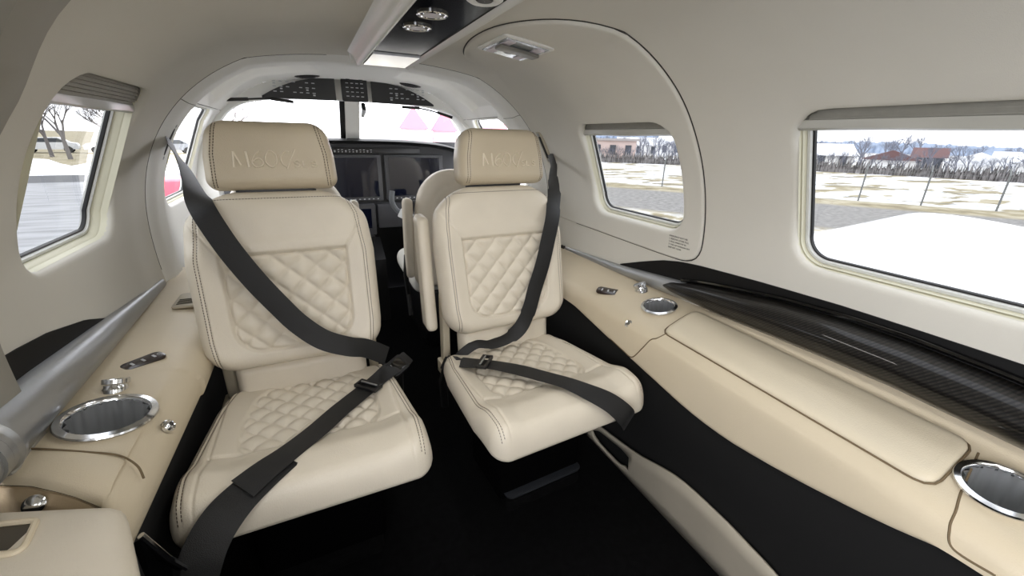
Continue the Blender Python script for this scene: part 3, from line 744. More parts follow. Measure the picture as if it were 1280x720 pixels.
# ------------------------------------------------------------------ seats
def sd_rr(x, y, hx, hy, r):
    qx, qy = np.abs(x)-hx+r, np.abs(y)-hy+r
    return np.hypot(np.maximum(qx, 0), np.maximum(qy, 0))+np.minimum(np.maximum(qx, qy), 0)-r
class Pad:
    """soft slab: half width wf(y), half height H, thickness; front side carries details"""
    def __init__(s, O, X, V, wf, H, r0, r1, tf, tb, edge, detail=None, crown=0., warp=None):
        s.O, s.X, s.V = Vector(O), Vector(X).normalized(), Vector(V).normalized(); s.N = s.X.cross(s.V).normalized()
        s.wf, s.H, s.r0, s.r1, s.tf, s.tb, s.edge, s.detail, s.crown, s.warp = wf, H, r0, r1, tf, tb, edge, detail, crown, warp
    def sdf(s, x, y):
        r = np.where(y > 0, s.r1, s.r0); return sd_rr(x, y, s.wf(y), s.H, r)
    def h(s, x, y, front=True):
        d = np.maximum(-s.sdf(x, y), 0); e = s.edge; q = np.clip(d/e, 0, 1); t = (1-(1-q)**2.2)**(1/2.2)
        z = (s.tf if front else s.tb)*t
        if front:
            z = z+s.crown*(1-np.clip(np.abs(x)/s.wf(y), 0, 1)**2)*t
            if s.detail: z = z+s.detail(x, y)*t
        return z if front else -z
    def pt(s, x, y, n):
        x, y, n = float(x), float(y), float(n)
        p = s.O+s.X*x+s.V*y+s.N*n
        return s.warp(p, x, y, n) if s.warp else p
    def surf(s, x, y, lift=0.): return s.pt(x, y, float(s.h(np.float64(x), np.float64(y)))+lift)
    def mesh(s, name, m, parent, nu=120, nv=120, nb=28):
        mb = MB()
        for front, (a, b) in ((True, (nu, nv)), (False, (nb, nb))):
            U = np.sin(np.linspace(-1, 1, a+1)*math.pi/2); W = np.sin(np.linspace(-1, 1, b+1)*math.pi/2)
            UU, WW = np.meshgrid(U, W, indexing='ij'); Y = WW*s.H
            r = np.where(Y > 0, s.r1, s.r0); over = np.maximum(np.abs(Y)-(s.H-r), 0)
            hw = s.wf(Y)-r+np.sqrt(np.maximum(r*r-over**2, 0)); X = UU*hw
            Z = s.h(X, Y, front)
            if s.warp:
                V = [s.pt(x, y, z) for x, y, z in zip(X.ravel(), Y.ravel(), Z.ravel())]
            else:
                V = np.array(s.O)+X.reshape(-1, 1)*np.array(s.X)+Y.reshape(-1, 1)*np.array(s.V)+Z.reshape(-1, 1)*np.array(s.N)
            F = [(i*(b+1)+j, (i+1)*(b+1)+j, (i+1)*(b+1)+j+1, i*(b+1)+j+1) for i in range(a) for j in range(b)]
            if not front: F = [f[::-1] for f in F]
            mb.add(V, F)
        return mb.build(name, m, parent, 80)
def stitches(pad, path, gap=.0058, ln=.0040, r=.00075, lift=.0002, mb=None):
    mb = mb or MB(); P = [pad.surf(x, y, lift) for x, y in path]
    d = [0]
    for i in range(1, len(P)): d.append(d[-1]+(P[i]-P[i-1]).length)
    t = 0
    def at(q):
        for i in range(1, len(d)):
            if q <= d[i]: f = (q-d[i-1])/max(1e-9, d[i]-d[i-1]); return P[i-1].lerp(P[i], f)
        return P[-1]
    while t+ln < d[-1]:
        mb.tube([at(t), at(t+ln)], r, 4); t += gap
    return mb
def groove(sd, w, depth): return -depth*np.exp(-(sd/w)**2)
# --- backrest
LETTER = mat('letter_highlight', (232, 221, 200), .3)  # lighter than the headrest leather: ridge highlights put into the colour
def back_w(y): return np.interp(y, [-.195, -.12, .05, .14, .195], [.180, .188, .191, .182, .160])
def qp_back(x, y):   # quilted area: open towards the top, rounded bottom
    return np.maximum(sd_rr(x, y+.005, .121+.03*(y+.045), .150, .055), y-.058)
def quilt(x, y, sx, sy, amp):
    a = x/sx+y/sy; b = x/sx-y/sy
    return amp*(np.abs(np.sin(math.pi*a))*np.abs(np.sin(math.pi*b)))**.42-amp
def back_detail(x, y):
    q = qp_back(x, y); ins = 1-sstep(-.004, .001, q)
    z = .014*sstep(.0, .06, q)*(1-sstep(.06, .10, y))            # side bolsters stand proud
    z = z+ins*(quilt(x, y+.035, .058, .058, .0120))-.001*ins
    z = z+groove(q, .0032, .0080)
    # seams that run from the quilt corners to the shoulders
    for sg in (-1, 1):
        ex_, ey_ = x*sg-.124, y-.058
        t = np.clip((ex_*.055+ey_*.085)/(.055**2+.085**2), 0, 1); d = np.hypot(ex_-.055*t, ey_-.085*t); z = z+groove(d, .0024, .0030)
    side = np.abs(x)-(back_w(y)-.028); z = z+groove(side, .0022, .0022)
    return z
TILT = math.radians(13)
bV = Vector((0, math.sin(TILT), math.cos(TILT))); X_ = Vector((1, 0, 0))
back = Pad((0, .447, .615), X_, bV, back_w, .195, .055, .085, .036, .055, .045, back_detail, .004)
# --- headrest
def head_w(y): return np.interp(y, [-.072, .0, .072], [.130, .127, .113])
def head_detail(x, y): return groove(np.abs(x)-(head_w(y)-.020), .0020, .0022)
hV = Vector((0, math.sin(math.radians(9)), math.cos(math.radians(9))))
head = Pad((0, .505, .880), X_, hV, head_w, .072, .026, .034, .034, .060, .030, head_detail, .004)
# --- lumbar roll
lumb = Pad((0, .425, .375), X_, Vector((0, .10, 1)), lambda y: .142+0*y, .052, .02, .02, .030, .04, .025, None, .006)
# --- cushion
def cush_w(y): return np.interp(y, [-.205, -.10, .1, .205], [.202, .207, .190, .168])
def qp_c(x, y):
    return np.maximum(sd_rr(x, y-.045, .128-.16*np.clip(y-.04, 0, 1), .140, .075), -(y+.068))
def cush_detail(x, y):
    q = qp_c(x, y); ins = 1-sstep(-.004, .001, q)
    z = .010*sstep(0, .05, np.abs(x)-.12)
    z = z+.016*(1-sstep(-.14, -.068, y))
    z = z+ins*quilt(x, y, .052, .052, .0105)-.001*ins
    z = z+groove(np.where((y < .21), np.abs(q), 1), .0026, .0042)
    fs = np.where(np.abs(x) < .166, y+.068+.05*np.clip(np.abs(x)-.125, 0, 1), 1); z = z+groove(fs, .0030, .0055)
    z = z+groove(np.abs(x)-.166, .0024, .0030)
    z = z+groove(np.abs(x)-(cush_w(y)-.022), .0022, .0022)
    return z
def cwarp(p, x, y, n):
    # waterfall front: the pad bends down towards its front edge
    q = max(0, -y-.12)/.095
    p = Vector(p); p.z -= .022*q*q; return p
cV = Vector((0, 1, -.06))
cush = Pad((0, .208, .346), X_, cV, cush_w, .205, .036, .05, .031, .018, .028, cush_detail, .002, cwarp)

def seat_stitch(mb, pad, wf, off, H, y0, y1, n=60):
    for sg in (-1, 1):
        for o in (off-.003, off+.003):
            stitches(pad, [(sg*(float(wf(np.float64(y)))-o), y) for y in np.linspace(y0, y1, n)], mb=mb)
def emboss(parent):
    """raised lettering on the headrest drawn as thin ridges"""
    mb = MB(); S = .032
    def sk(pts, ox, sc_=1., r=.0011, oy=-.026, sm=True, closed=False):
        C = catmull(pts, 6, closed) if sm else [(pts[0][0]+(pts[1][0]-pts[0][0])*q/6, pts[0][1]+(pts[1][1]-pts[0][1])*q/6) for q in range(7)]
        P = [head.surf(ox+p[0]*S*sc_, oy+p[1]*S*sc_, .0012) for p in C]
        mb.tube(P, r*1.5, 6, closed=closed)
    x0 = -.070
    sk([(0, 0), (.08, 1)], x0, sm=False, r=.0014); sk([(.08, 1), (.42, .12), (.78, 1)], x0, sm=False, r=.0014); sk([(.78, 1), (.86, 0)], x0, sm=False, r=.0017)
    sk([(.52, 1.0), (.20, .75), (.02, .38), (.10, .08), (.34, 0), (.58, .12), (.62, .36), (.46, .55), (.24, .52), (.08, .36)], x0+.034, r=.0011)
    sk([(.34, 0), (.08, .25), (.05, .6), (.2, .95), (.42, 1.02), (.66, .8), (.70, .42), (.56, .08)], x0+.058, r=.0011, closed=True)
    sk([(.62, .98), (.36, 1.02), (.12, .82), (.04, .5), (.14, .16), (.34, .02)], x0+.087, r=.0011)
    sk([(.98, 1.18), (.36, -.12)], x0+.087, sm=False, r=.0009)
    for k, ch in enumerate('SLS'):
        ox = x0+.1125+k*.0170
        if ch == 'S': sk([(.85, .85), (.5, 1), (.15, .85), (.2, .6), (.75, .42), (.85, .15), (.5, 0), (.1, .12)], ox, .40, .0009)
        else: sk([(.1, 1), (.1, 0)], ox, .40, .0010, sm=False); sk([(.1, 0), (.75, 0)], ox, .40, .0010, sm=False)
    return mb.build('embossed_lettering', LETTER, parent, 60)
def make_seat():
    root = empty('passenger_seat', (0, 0, 0))
    hr = head.mesh('headrest', HEADLEA, root, 70, 60, 24); emboss(hr)
    mb = MB(); seat_stitch(mb, head, head_w, .020, .072, -.066, .066); tag(mb.build('stitching', STITCH, hr, 0), kind='stuff')
    br = back.mesh('backrest', LEATHER, root, 190, 190, 30)
    mb = MB(); seat_stitch(mb, back, back_w, .026, .195, -.18, .175, 90)
    for sg in (-1, 1): pass
    stitches(back, [(x, .178) for x in np.linspace(-.13, .13, 50)], mb=mb)
    tag(mb.build('stitching', STITCH, br, 0), kind='stuff')
    mb = MB()                                            # pale quilt stitches in the diamond grooves
    for k in range(-6, 7):
        for sg in (-1, 1):
            run = []
            for t in np.linspace(-.165, .06, 90):
                y = t; x = sg*(k*.058-(y+.035))
                if qp_back(np.float64(x), np.float64(y)) < -.003: run.append((x, y))
            if len(run) > 3: stitches(back, run, .0052, .0034, .00055, .0002, mb)
    tag(mb.build('quilt_stitching', STITCHC, br, 0), kind='stuff')
    lumb.mesh('lumbar_cushion', LEATHER, root, 60, 40, 20)
    cu = cush.mesh('seat_cushion', LEATHER, root, 190, 190, 30)
    mb = MB(); seat_stitch(mb, cush, cush_w, .020, .205, -.195, .18, 90); tag(mb.build('stitching', STITCH, cu, 0), kind='stuff')
    mb = MB()
    for k in range(-8, 9):
        for sg in (-1, 1):
            run = []
            for y in np.linspace(-.068, .19, 90):
                x = sg*(k*.052-y)
                if qp_c(np.float64(x), np.float64(y)) < -.003: run.append((x, y))
            if len(run) > 3: stitches(cush, run, .0052, .0034, .00055, .0002, mb)
    tag(mb.build('quilt_stitching', STITCHC, cu, 0), kind='stuff')
    # black pan and pedestal
    mb = MB(); mb.rbox((0, .235, .288), (.32, .30, .05), .03); mb.build('seat_pan', mat('pan_black', (6, 6, 7), .8), root)
    mb = MB(); mb.rbox((0, .285, .145), (.26, .20, .24), .02); mb.build('pedestal', mat('pedestal_black', (3, 3, 4), 1., spec=.05), root)
    mb = MB(); mb.rbox((0, .285, .018), (.24, .24, .035), .02); mb.build('floor_rail', CARPET, root)
    mb = MB(); mb.tube([(.0, .088, .268), (.07, .088, .268)], .0025, 8); mb.build('release_bar', mat('dull_bar', (60, 60, 62), .4), root)
    for sg in (-1, 1):
        mb = MB(); mb.rbox((sg*.165, .475, .40), (.022, .03, .24), .006); mb.rbox((sg*.178, .455, .30), (.018, .07, .04), .006); mb.build('hinge_bracket', mat('bracket_beige', (190, 180, 158), .45), root)
    mb = MB(); mb.rbox((0, .500, .80), (.16, .03, .10), .008); mb.build('headrest_mount', SATINB, root)
    return root
def copy_tree(o, parent=None, loc=None):
    c = o.copy(); COL.objects.link(c); c.parent = parent
    if loc: c.location = loc
    for ch in list(o.children): copy_tree(ch, c)
    return c
SL = (-.290, .592, 0); SR = (.266, .575, 0)
seatL = make_seat(); seatL.location = SL
tag(seatL, 'larger cream quilted leather seat on the left facing the camera', 'seat', 'aft-facing cabin seats')
seatR = copy_tree(seatL, None, SR); seatR.rotation_euler.z = math.radians(3.5)
tag(seatR, 'cream quilted leather seat on the right with fold-up armrest at its side', 'seat', 'aft-facing cabin seats')
# fold-up armrest beside the right seat (stowed upright)
mb = MB()
arm = Pad((0, 0, 0), Vector((0, 1, .12)), Vector((.02, .20, 1)), lambda y: .026+0*y, .155, .012, .012, .016, .016, .012)
ar = arm.mesh('stowed_armrest', LEATHER, seatR, 16, 30, 16); ar.location = (-.205, .50, .58)
# step plate under the right seat front
mb = MB(); mb.rbox((0, .0, 0), (.24, .12, .006), .02); p = mb.build('footplate', mat('grey_plate', (44, 46, 50), .4), seatR); p.location = (.0, .222, .050)
for ch in seatR.children:
    n0 = ch.name.split('.')[0]
    if n0 == 'headrest': ch.location.x += .022
    if n0 == 'seat_cushion': ch.location.x -= .030; ch.location.y += .008
for ch in seatL.children:
    if ch.name.split('.')[0] == 'seat_cushion': ch.location.x += .012; ch.location.y += .010

# pilot seats seen from behind (facing forward)
def make_pilot():
    r = empty('pilot_seat', (0, 0, 0))
    pb = Pad((0, 0, .56), Vector((1, 0, 0)), Vector((0, -.12, 1)), lambda y: np.interp(y, [-.25, 0, .25], [.20, .20, .165]), .25, .06, .12, .04, .06, .05, lambda x, y: groove(sd_rr(x, y, .13, .2, .09), .003, .004), .0)
    pb.mesh('backrest', LEATHER, r, 60, 60, 30)
    for sg in (-1, 1):
        b = Pad((0, 0, 0), Vector((0, 1, 0)), Vector((0, -.10, 1)), lambda y: .030+0*y, .17, .02, .02, .018, .018, .014); q = b.mesh('side_bolster', LEATHER, r, 16, 30, 14); q.location = (sg*.215, .02, .53)
    pc = Pad((0, .26, .33), Vector((1, 0, 0)), Vector((0, 1, .05)), lambda y: .2+0*y, .21, .05, .05, .05, .06, .045); pc.mesh('seat_cushion', mat('white_leather', (226, 224, 216), .45), r, 40, 40, 20)
    mb = MB(); mb.rbox((0, .22, .14), (.30, .34, .27), .02); mb.build('pedestal', SATINB, r)
    mb = MB(); mb.tube([(-.225, .04, .46), (-.235, .03, .38), (-.225, .05, .28), (-.23, .0, .20)], .010, 8); mb.build('belt_stalk', BELT, r)
    return r
P1 = make_pilot(); P1.location = (.33, 1.66, 0); tag(P1, 'forward-facing cockpit seat behind the right cabin seat', 'seat', 'cockpit seats')
P2 = copy_tree(P1, None, (-.30, 1.66, 0)); tag(P2, 'forward-facing cockpit seat hidden behind the left cabin seat', 'seat', 'cockpit seats')

# ------------------------------------------------------------------ cockpit
ip = empty('instrument_panel', (0, 2.3, .6), 'charcoal cockpit instrument panel with large dark screens', 'dashboard'); ip.location = (0, 0, 0)
PY = 2.36
mb = MB(); mb.box((0, PY+.06, .68), (1.26, .10, .44)); mb.build('panel_body', PANELG, ip, 0)
half = [(0, .906), (.2, .905), (.35, .898), (.46, .886), (.54, .866), (.58, .835), (.60, .79)]
prof_ = [(-x, z) for x, z in half[::-1][:-1]]+half; C = catmull(prof_, 5); secs = []
for y, dz in ((PY+.005, -.022), (PY-.045, -.014), (PY-.055, -.006), (PY-.045, .002), (PY+.02, .006), (2.62, -.01)):
    secs.append([(c[0], y, c[1]+dz) for c in C])
mb = MB(); mb.loft(secs, closed=False); mb.build('glareshield', mat('glareshield_black', (18, 19, 20), .5), ip, 60)
def bez(x0, x1, z0, z1, y=PY):
    mb = MB(); mb.rbox(((x0+x1)/2, y, (z0+z1)/2), (x1-x0, .018, z1-z0), .006, axis=1); b = mb.build('screen_bezel', mat('bezel_grey', (66, 67, 70), .45), ip)
    mb = MB(); mb.box(((x0+x1)/2, y-.0095, (z0+z1)/2+.004), (x1-x0-.04, .002, z1-z0-.036)); mb.build('display_glass', SCREEN, b, 0)
    mb = MB()
    for k in range(12): mb.box((x0+.03+(x1-x0-.06)*k/11, y-.010, z0+.010), (.008, .002, .004))
    mb.build('bezel_key', LEGEND, b, 0)
bez(-.52, -.20, .596, .832); bez(-.185, .13, .596, .832); bez(.148, .465, .596, .832)
mb = MB(); mb.rbox((.01, PY-.004, .852), (.66, .012, .030), .004, axis=1); cpn = mb.build('control_strip', SATINB, ip)
mb = MB()
for k in range(34):
    if 22 < k: continue
    mb.box((-.30+k*.0175, PY-.011, .856 if k % 3 else .852), (.008, .003, .003)); mb.box((-.30+k*.0175, PY-.011, .846), (.006, .003, .003))
mb.build('control_key', LEGEND, cpn, 0)
mb = MB(); mb.rbox((-.01, PY-.03, .50), (.17, .03, .17), .006, Euler((.2, 0, 0)).to_matrix(), axis=1); tp = mb.build('touch_controller', mat('bezel_grey', (66, 67, 70), .45), ip)
mb = MB(); mb.box((-.01, PY-.047, .508), (.125, .002, .11), Euler((.2, 0, 0)).to_matrix()); mb.build('controller_screen', SCREEN, tp, 0)
mb = MB(); mb.rbox((.27, PY-.015, .515), (.36, .03, .13), .006, axis=1); mb.build('subpanel', mat('subpanel_grey', (60, 61, 66), .5), ip)
# throttle quadrant
tq = empty('throttle_pedestal', (0, 0, 0), 'black throttle pedestal between the cockpit seats', 'pedestal')
mb = MB(); mb.loft([[(-.09, PY-.02, .40), (.09, PY-.02, .40), (.09, PY-.02, .0), (-.09, PY-.02, .0)], [(-.08, 2.12, .33), (.08, 2.12, .33), (.08, 2.10, .0), (-.08, 2.10, .0)]]); mb.build('pedestal_body', SATINB, tq)
for k, x in enumerate((-.035, .0, .035)):
    mb = MB(); mb.tube([(x, 2.22, .35), (x, 2.20, .42)], .004, 6); mb.lathe([(.0005, -.012), (.012, -.01), (.013, .008), (.0005, .012)], (x, 2.20, .43), None, 14); mb.build('lever', SATINB if k else CHROME, tq)
# control yoke
yk = empty('control_yoke', (0, 0, 0), 'grey control yoke with a clipped white checklist in front of the right screen', 'yoke')
yx, yy, yz = .265, 2.12, .60
mb = MB(); mb.tube([(yx, PY, .575), (yx, yy, yz-.01)], .012, 12); mb.build('column', BRUSH, yk)
mb = MB(); mb.tube(catmull([(yx-.13, yy-.02, yz+.075), (yx-.135, yy-.02, yz+.02), (yx-.10, yy-.012, yz-.03), (yx-.04, yy, yz-.02), (yx+.04, yy, yz-.02), (yx+.10, yy-.012, yz-.03), (yx+.135, yy-.02, yz+.02), (yx+.13, yy-.02, yz+.075)], 6), .013, 10); mb.build('yoke_grip', mat('yoke_grey', (96, 100, 104), .35), yk)
mb = MB(); mb.rbox((yx-.075, yy-.03, yz-.045), (.07, .006, .045), .006, Euler((0, .5, 0)).to_matrix(), axis=1); mb.build('checklist_card', PAPER, yk)
mb = MB(); mb.rbox((yx, yy-.012, yz-.005), (.07, .03, .06), .01, axis=1); mb.build('yoke_hub', SATINB, yk)
# overhead switch panel
op_ = empty('overhead_switch_panel', (0, 0, 0), 'black crescent overhead switch panel above the windshield', 'switch panel')
def cres(x0, x1, flip):
    pts = []
    for i in range(25):
        t = i/24; x = x0+(x1-x0)*t; u = (abs(x)-.075)/.275; pts.append((x, 1.150-.080*max(0, u)**2.2))
    bot = [(x, 1.066-.004*abs(x)/.35-.0*abs(x)) for x, z in pts[::-1]]
    return pts+bot
for x0, x1 in ((-.352, -.075), (.352, .075)):
    P = cres(x0, x1, 0); mb = MB(); mb.loft([[(x, Y1-.012, z) for x, z in P], [(x, Y1-.022, z) for x, z in P], [(x*.985+.0, Y1-.024, z*.998+.0021) for x, z in P]]); w_ = mb.build('switch_bank', mat('switch_black', (30, 31, 33), .4), op_, 30)
    mb = MB()
    for i in range(7):
        for j in range(3):
            x = x0*.38+x1*.62-(.05 if x0 < 0 else -.05)+(i-3)*.024*(1 if x0 < 0 else -1); z = 1.126-.019*j
            if (i+j) % 5 == 4: continue
            mb.box((x, Y1-.026, z), (.012, .004, .003)); 
            if (i*3+j) % 4 == 0: mb.box((x, Y1-.026, z-.008), (.009, .004, .005))
    mb.build('switch', LEGEND, w_, 0)
mb = MB(); mb.rbox((.003, Y1-.026, 1.108), (.105, .03, .088), .006, axis=1); cb_ = mb.build('centre_switch_block', mat('switch_black', (30, 31, 33), .4), op_)
mb = MB()
for i in range(4):
    for j in range(4): mb.box((-.027+i*.020, Y1-.042, 1.135-j*.017), (.011, .003, .003))
mb.build('switch', LEGEND, cb_, 0)
for x in (-.022, .030):
    mb = MB(); mb.lathe([(.009, 0), (.009, .014), (.007, .018), (.0005, .018)], (x, Y1-.035, 1.153), Euler((math.pi/2, 0, 0)).to_matrix(), 18); mb.build('knob', GASKET, cb_)
for x, lb in ((-.178, 'black oval ceiling speaker left of the overhead switches'), (.228, 'black oval ceiling speaker right of the overhead switches')):
    s = s_x(abs(x)); sd = 1 if x > 0 else -1; o2, y2, s2, n2 = shframe(1.99, s, -.001, sd)
    rot = Matrix((y2, s2, n2)).transposed(); mb = MB()
    V = [(.001, .004), (.032, .004), (.036, .002), (.038, -.002)]
    mb.lathe(V, (0, 0, 0), None, 32); mb.v = [tuple(o2+rot @ Vector((p[0]*.85, p[1]*1.25, p[2]))) for p in mb.v]
    sp = empty('ceiling_speaker', (0, 0, 0), lb, 'speaker', 'cockpit ceiling speakers'); mb.build('speaker_rim', SATINB, sp)
    mb = MB()
    for k in range(-3, 4): mb.box(o2+rot @ Vector((k*.008, 0, .0045)), (.0025, .06*math.sqrt(1-(k/4.2)**2), .002), rot)
    mb.build('speaker_slot', PANELG, sp)
for pts, lb in (([(-.47, 2.03, 1.045), (-.40, 2.05, 1.052), (-.32, 2.06, 1.058), (-.24, 2.06, 1.050)], 'thin black sun visor rod over the left windshield'), ([(.20, 2.06, 1.052), (.28, 2.06, 1.050), (.36, 2.05, 1.035), (.43, 2.04, 1.015)], 'thin black sun visor rod over the right windshield')):
    v = empty('visor_rod', (0, 0, 0), lb, 'visor', 'sun visor rods'); mb = MB(); mb.tube(catmull(pts, 6), .0035, 8); mb.build('rod', SATINB, v)
    for q in (0, 2): mb = MB(); mb.tube([pts[q], pts[q+1]], .0065, 10); mb.build('rod_sleeve', GASKET, v)
cl = empty('compass_light', (0, 0, 0), 'small black and chrome lamp on the windshield centre post', 'lamp')
mb = MB(); mb.tube([(.045, 2.17, 1.062), (.045, 2.15, 1.035)], .010, 12); mb.build('lamp_head', SATINB, cl)
mb = MB(); mb.tube([(.045, 2.15, 1.035), (.035, 2.15, 1.005)], [.011, .007], 12); mb.build('lamp_barrel', BRUSH, cl)

# belt guides on the arch pillars
def guide(side, lb, gy):
    e = empty('belt_guide', (0, 0, 0), lb, 'belt guide', 'shoulder belt guides')
    o2, y2, s2, n2 = shframe(gy, s_z(.905), -.004, side); rot = Matrix((y2, s2, n2)).transposed()
    mb = MB(); mb.rbox(o2+n2*.003, (.040, .125, .010), .010, rot); g = mb.build('guide_plate', mat('guide_beige', (186, 178, 158), .45), e)
    mb = MB(); mb.rbox(o2+n2*.0085, (.014, .085, .003), .005, rot); mb.build('guide_slot', GASKET, g)
    for b in (-.05, .05):
        mb = MB(); mb.lathe([(.006, 0), (.006, .003), (.003, .004), (.0005, .004)], o2+s2*b+n2*.008, rot, 14); mb.build('guide_screw', BRUSH, g)
guide(-1, 'beige shoulder belt guide on the left wall pillar', 1.55); guide(1, 'beige shoulder belt guide on the right wall pillar', 1.395)


#BELTS_BEGIN
# ------------------------------------------------------------------ seat belts
def belt_strap(name, pts, nrm, width, parent, lift=.004, m=BELT):
    """pts on the cushions, lifted along their normals and smoothed"""
    P = [Vector(p)+Vector(n).normalized()*lift for p, n in zip(pts, nrm)]
    C = [Vector(c) for c in catmull([tuple(p) for p in P], 7)]; NN = [Vector(c).normalized() for c in catmull([tuple(Vector(n).normalized()) for n in nrm], 7)]
    mb = MB(); mb.ribbon(C, NN, width, .0018); return mb.build(name, m, parent, 30)
f = (0, -1, .22)
bl = empty('seat_belt', (0, 0, 0), 'black three-point belt slung loosely across the left seat', 'seat belt')
belt_strap('shoulder_strap', [(-.570, 1.545, .905), (-.545, 1.45, .880), (-.505, 1.33, .851), (-.462, 1.17, .812), (-.427, 1.035, .783), (-.404, 1.005, .735), (-.382, .992, .688), (-.350, .978, .630), (-.314, .965, .574), (-.283, .955, .530), (-.240, .935, .492), (-.190, .93, .466), (-.150, .945, .445), (-.105, .96, .408)],
    [(.8, -.5, .1), (.75, -.6, .1), (.7, -.7, .15), (.5, -.8, .2), (.1, -1, .3), f, f, f, f, (.05, -1, .3), (.1, -.9, .5), (.1, -.8, .6), (.1, -.8, .6), (.5, -.8, .3)], [.040]*8+[.044]*6+[.046]*92, bl)
belt_strap('lap_strap', [(-.092, .940, .380), (-.108, .920, .382), (-.135, .893, .381), (-.170, .862, .379), (-.225, .805, .381), (-.270, .745, .388), (-.312, .690, .399), (-.347, .655, .403), (-.378, .628, .401)],
    [(.2, -.2, 1), (.1, -.1, 1), (0, 0, 1), (0, 0, 1), (0, 0, 1), (0, 0, 1), (0, 0, 1), (0, -.2, 1), (0, -.4, 1)], .048, bl, .005)
belt_strap('lap_strap', [(-.300, .695, .397), (-.345, .650, .400), (-.380, .618, .396), (-.403, .594, .388), (-.420, .575, .372), (-.432, .560, .350), (-.445, .548, .315), (-.458, .545, .26), (-.47, .55, .18)],
    [(0, 0, 1), (0, -.2, 1), (0, -.5, 1), (0, -.8, .7), (0, -1, .5), (0, -1, .3), (0, -1, .1), (0, -1, .1), (0, -1, 0)], .056, bl, .003)
def adjuster(parent, p, t, n, w_=.058):
    t = Vector(t).normalized(); n = Vector(n).normalized(); x = t.cross(n).normalized(); n = x.cross(t); rot = Matrix((t, x, n)).transposed(); mb = MB()
    p = Vector(p)
    for q in (-.011, .011): mb.rbox(p+t*q+n*.003, (.007, w_, .007), .002, rot)
    for q in (-1, 1): mb.rbox(p+x*q*(w_/2-.002)+n*.003, (.028, .006, .008), .002, rot)
    a = mb.build('adjuster', SATINB, parent)
    mb = MB(); mb.rbox(p-t*.004+n*.007, (.004, w_*.78, .003), .0012, rot); mb.build('adjuster_bar', BRUSH, a)
def buckle(parent, p, t, n):
    t = Vector(t).normalized(); n = Vector(n).normalized(); x = t.cross(n).normalized(); n = x.cross(t); rot = Matrix((t, x, n)).transposed(); p = Vector(p)
    mb = MB(); mb.rbox(p, (.055, .044, .018), .006, rot); mb.rbox(p+t*.030, (.03, .036, .012), .004, rot); b = mb.build('buckle', SATINB, parent)
    mb = MB(); mb.rbox(p+n*.010, (.034, .030, .003), .004, rot); mb.build('buckle_latch', GLOSSB, b)
adjuster(bl, (-.160, .870, .386), (-.7, -.65, 0), (0, 0, 1)); buckle(bl, (-.082, .950, .376), (.6, .5, .1), (.2, -.6, .8))
mb = MB(); mb.tube([(-.07, .985, .365), (-.068, 1.02, .30), (-.07, 1.03, .2)], .012, 8); mb.build('buckle_stalk', BELT, bl)
br_ = empty('seat_belt', (0, 0, 0), 'black three-point belt slung loosely across the right seat', 'seat belt')
g = (0, -1, .22)
belt_strap('shoulder_strap', [(.597, 1.395, .885), (.560, 1.30, .845), (.500, 1.20, .812), (.440, 1.09, .786), (.400, 1.025, .752), (.380, .996, .715), (.362, .985, .655), (.341, .972, .594), (.314, .962, .527), (.288, .942, .477), (.262, .940, .425), (.222, .948, .392), (.176, .955, .383), (.137, .958, .390), (.100, .96, .372), (.078, .965, .345)],
    [(-.8, -.5, .1), (-.7, -.7, .1), (-.6, -.8, .1), (-.4, -.9, .2), (-.1, -1, .3), g, g, g, g, g, (-.3, -.8, .5), (-.1, -.6, .8), (0, -.6, .8), (0, -.7, .7), (-.3, -.8, .4), (-.6, -.8, .2)], [.024]*8+[.028]*7+[.034]*7+[.042]*7+[.046]*36+[.040]*10+[.032]*10+[.026]*40, br_)
belt_strap('lap_strap', [(.072, .925, .362), (.094, .868, .385), (.136, .835, .388), (.184, .785, .390), (.216, .725, .399), (.244, .665, .409), (.271, .622, .406), (.307, .590, .390), (.338, .572, .362), (.352, .575, .340)],
    [(-.3, .1, 1), (-.1, .1, 1), (0, .1, 1), (0, 0, 1), (0, 0, 1), (0, 0, 1), (0, -.3, 1), (0, -.7, .8), (0, -1, .4), (.2, -1, .2)], .048, br_, .005)
adjuster(br_, (.118, .849, .396), (.7, -.6, .05), (0, 0, 1)); buckle(br_, (.062, .945, .352), (-.2, .8, -.3), (-.5, -.5, .7))
mb = MB(); mb.tube([(.055, .975, .335), (.05, 1.0, .27), (.055, 1.01, .18)], .012, 8); mb.build('buckle_stalk', BELT, br_)
#BELTS_END


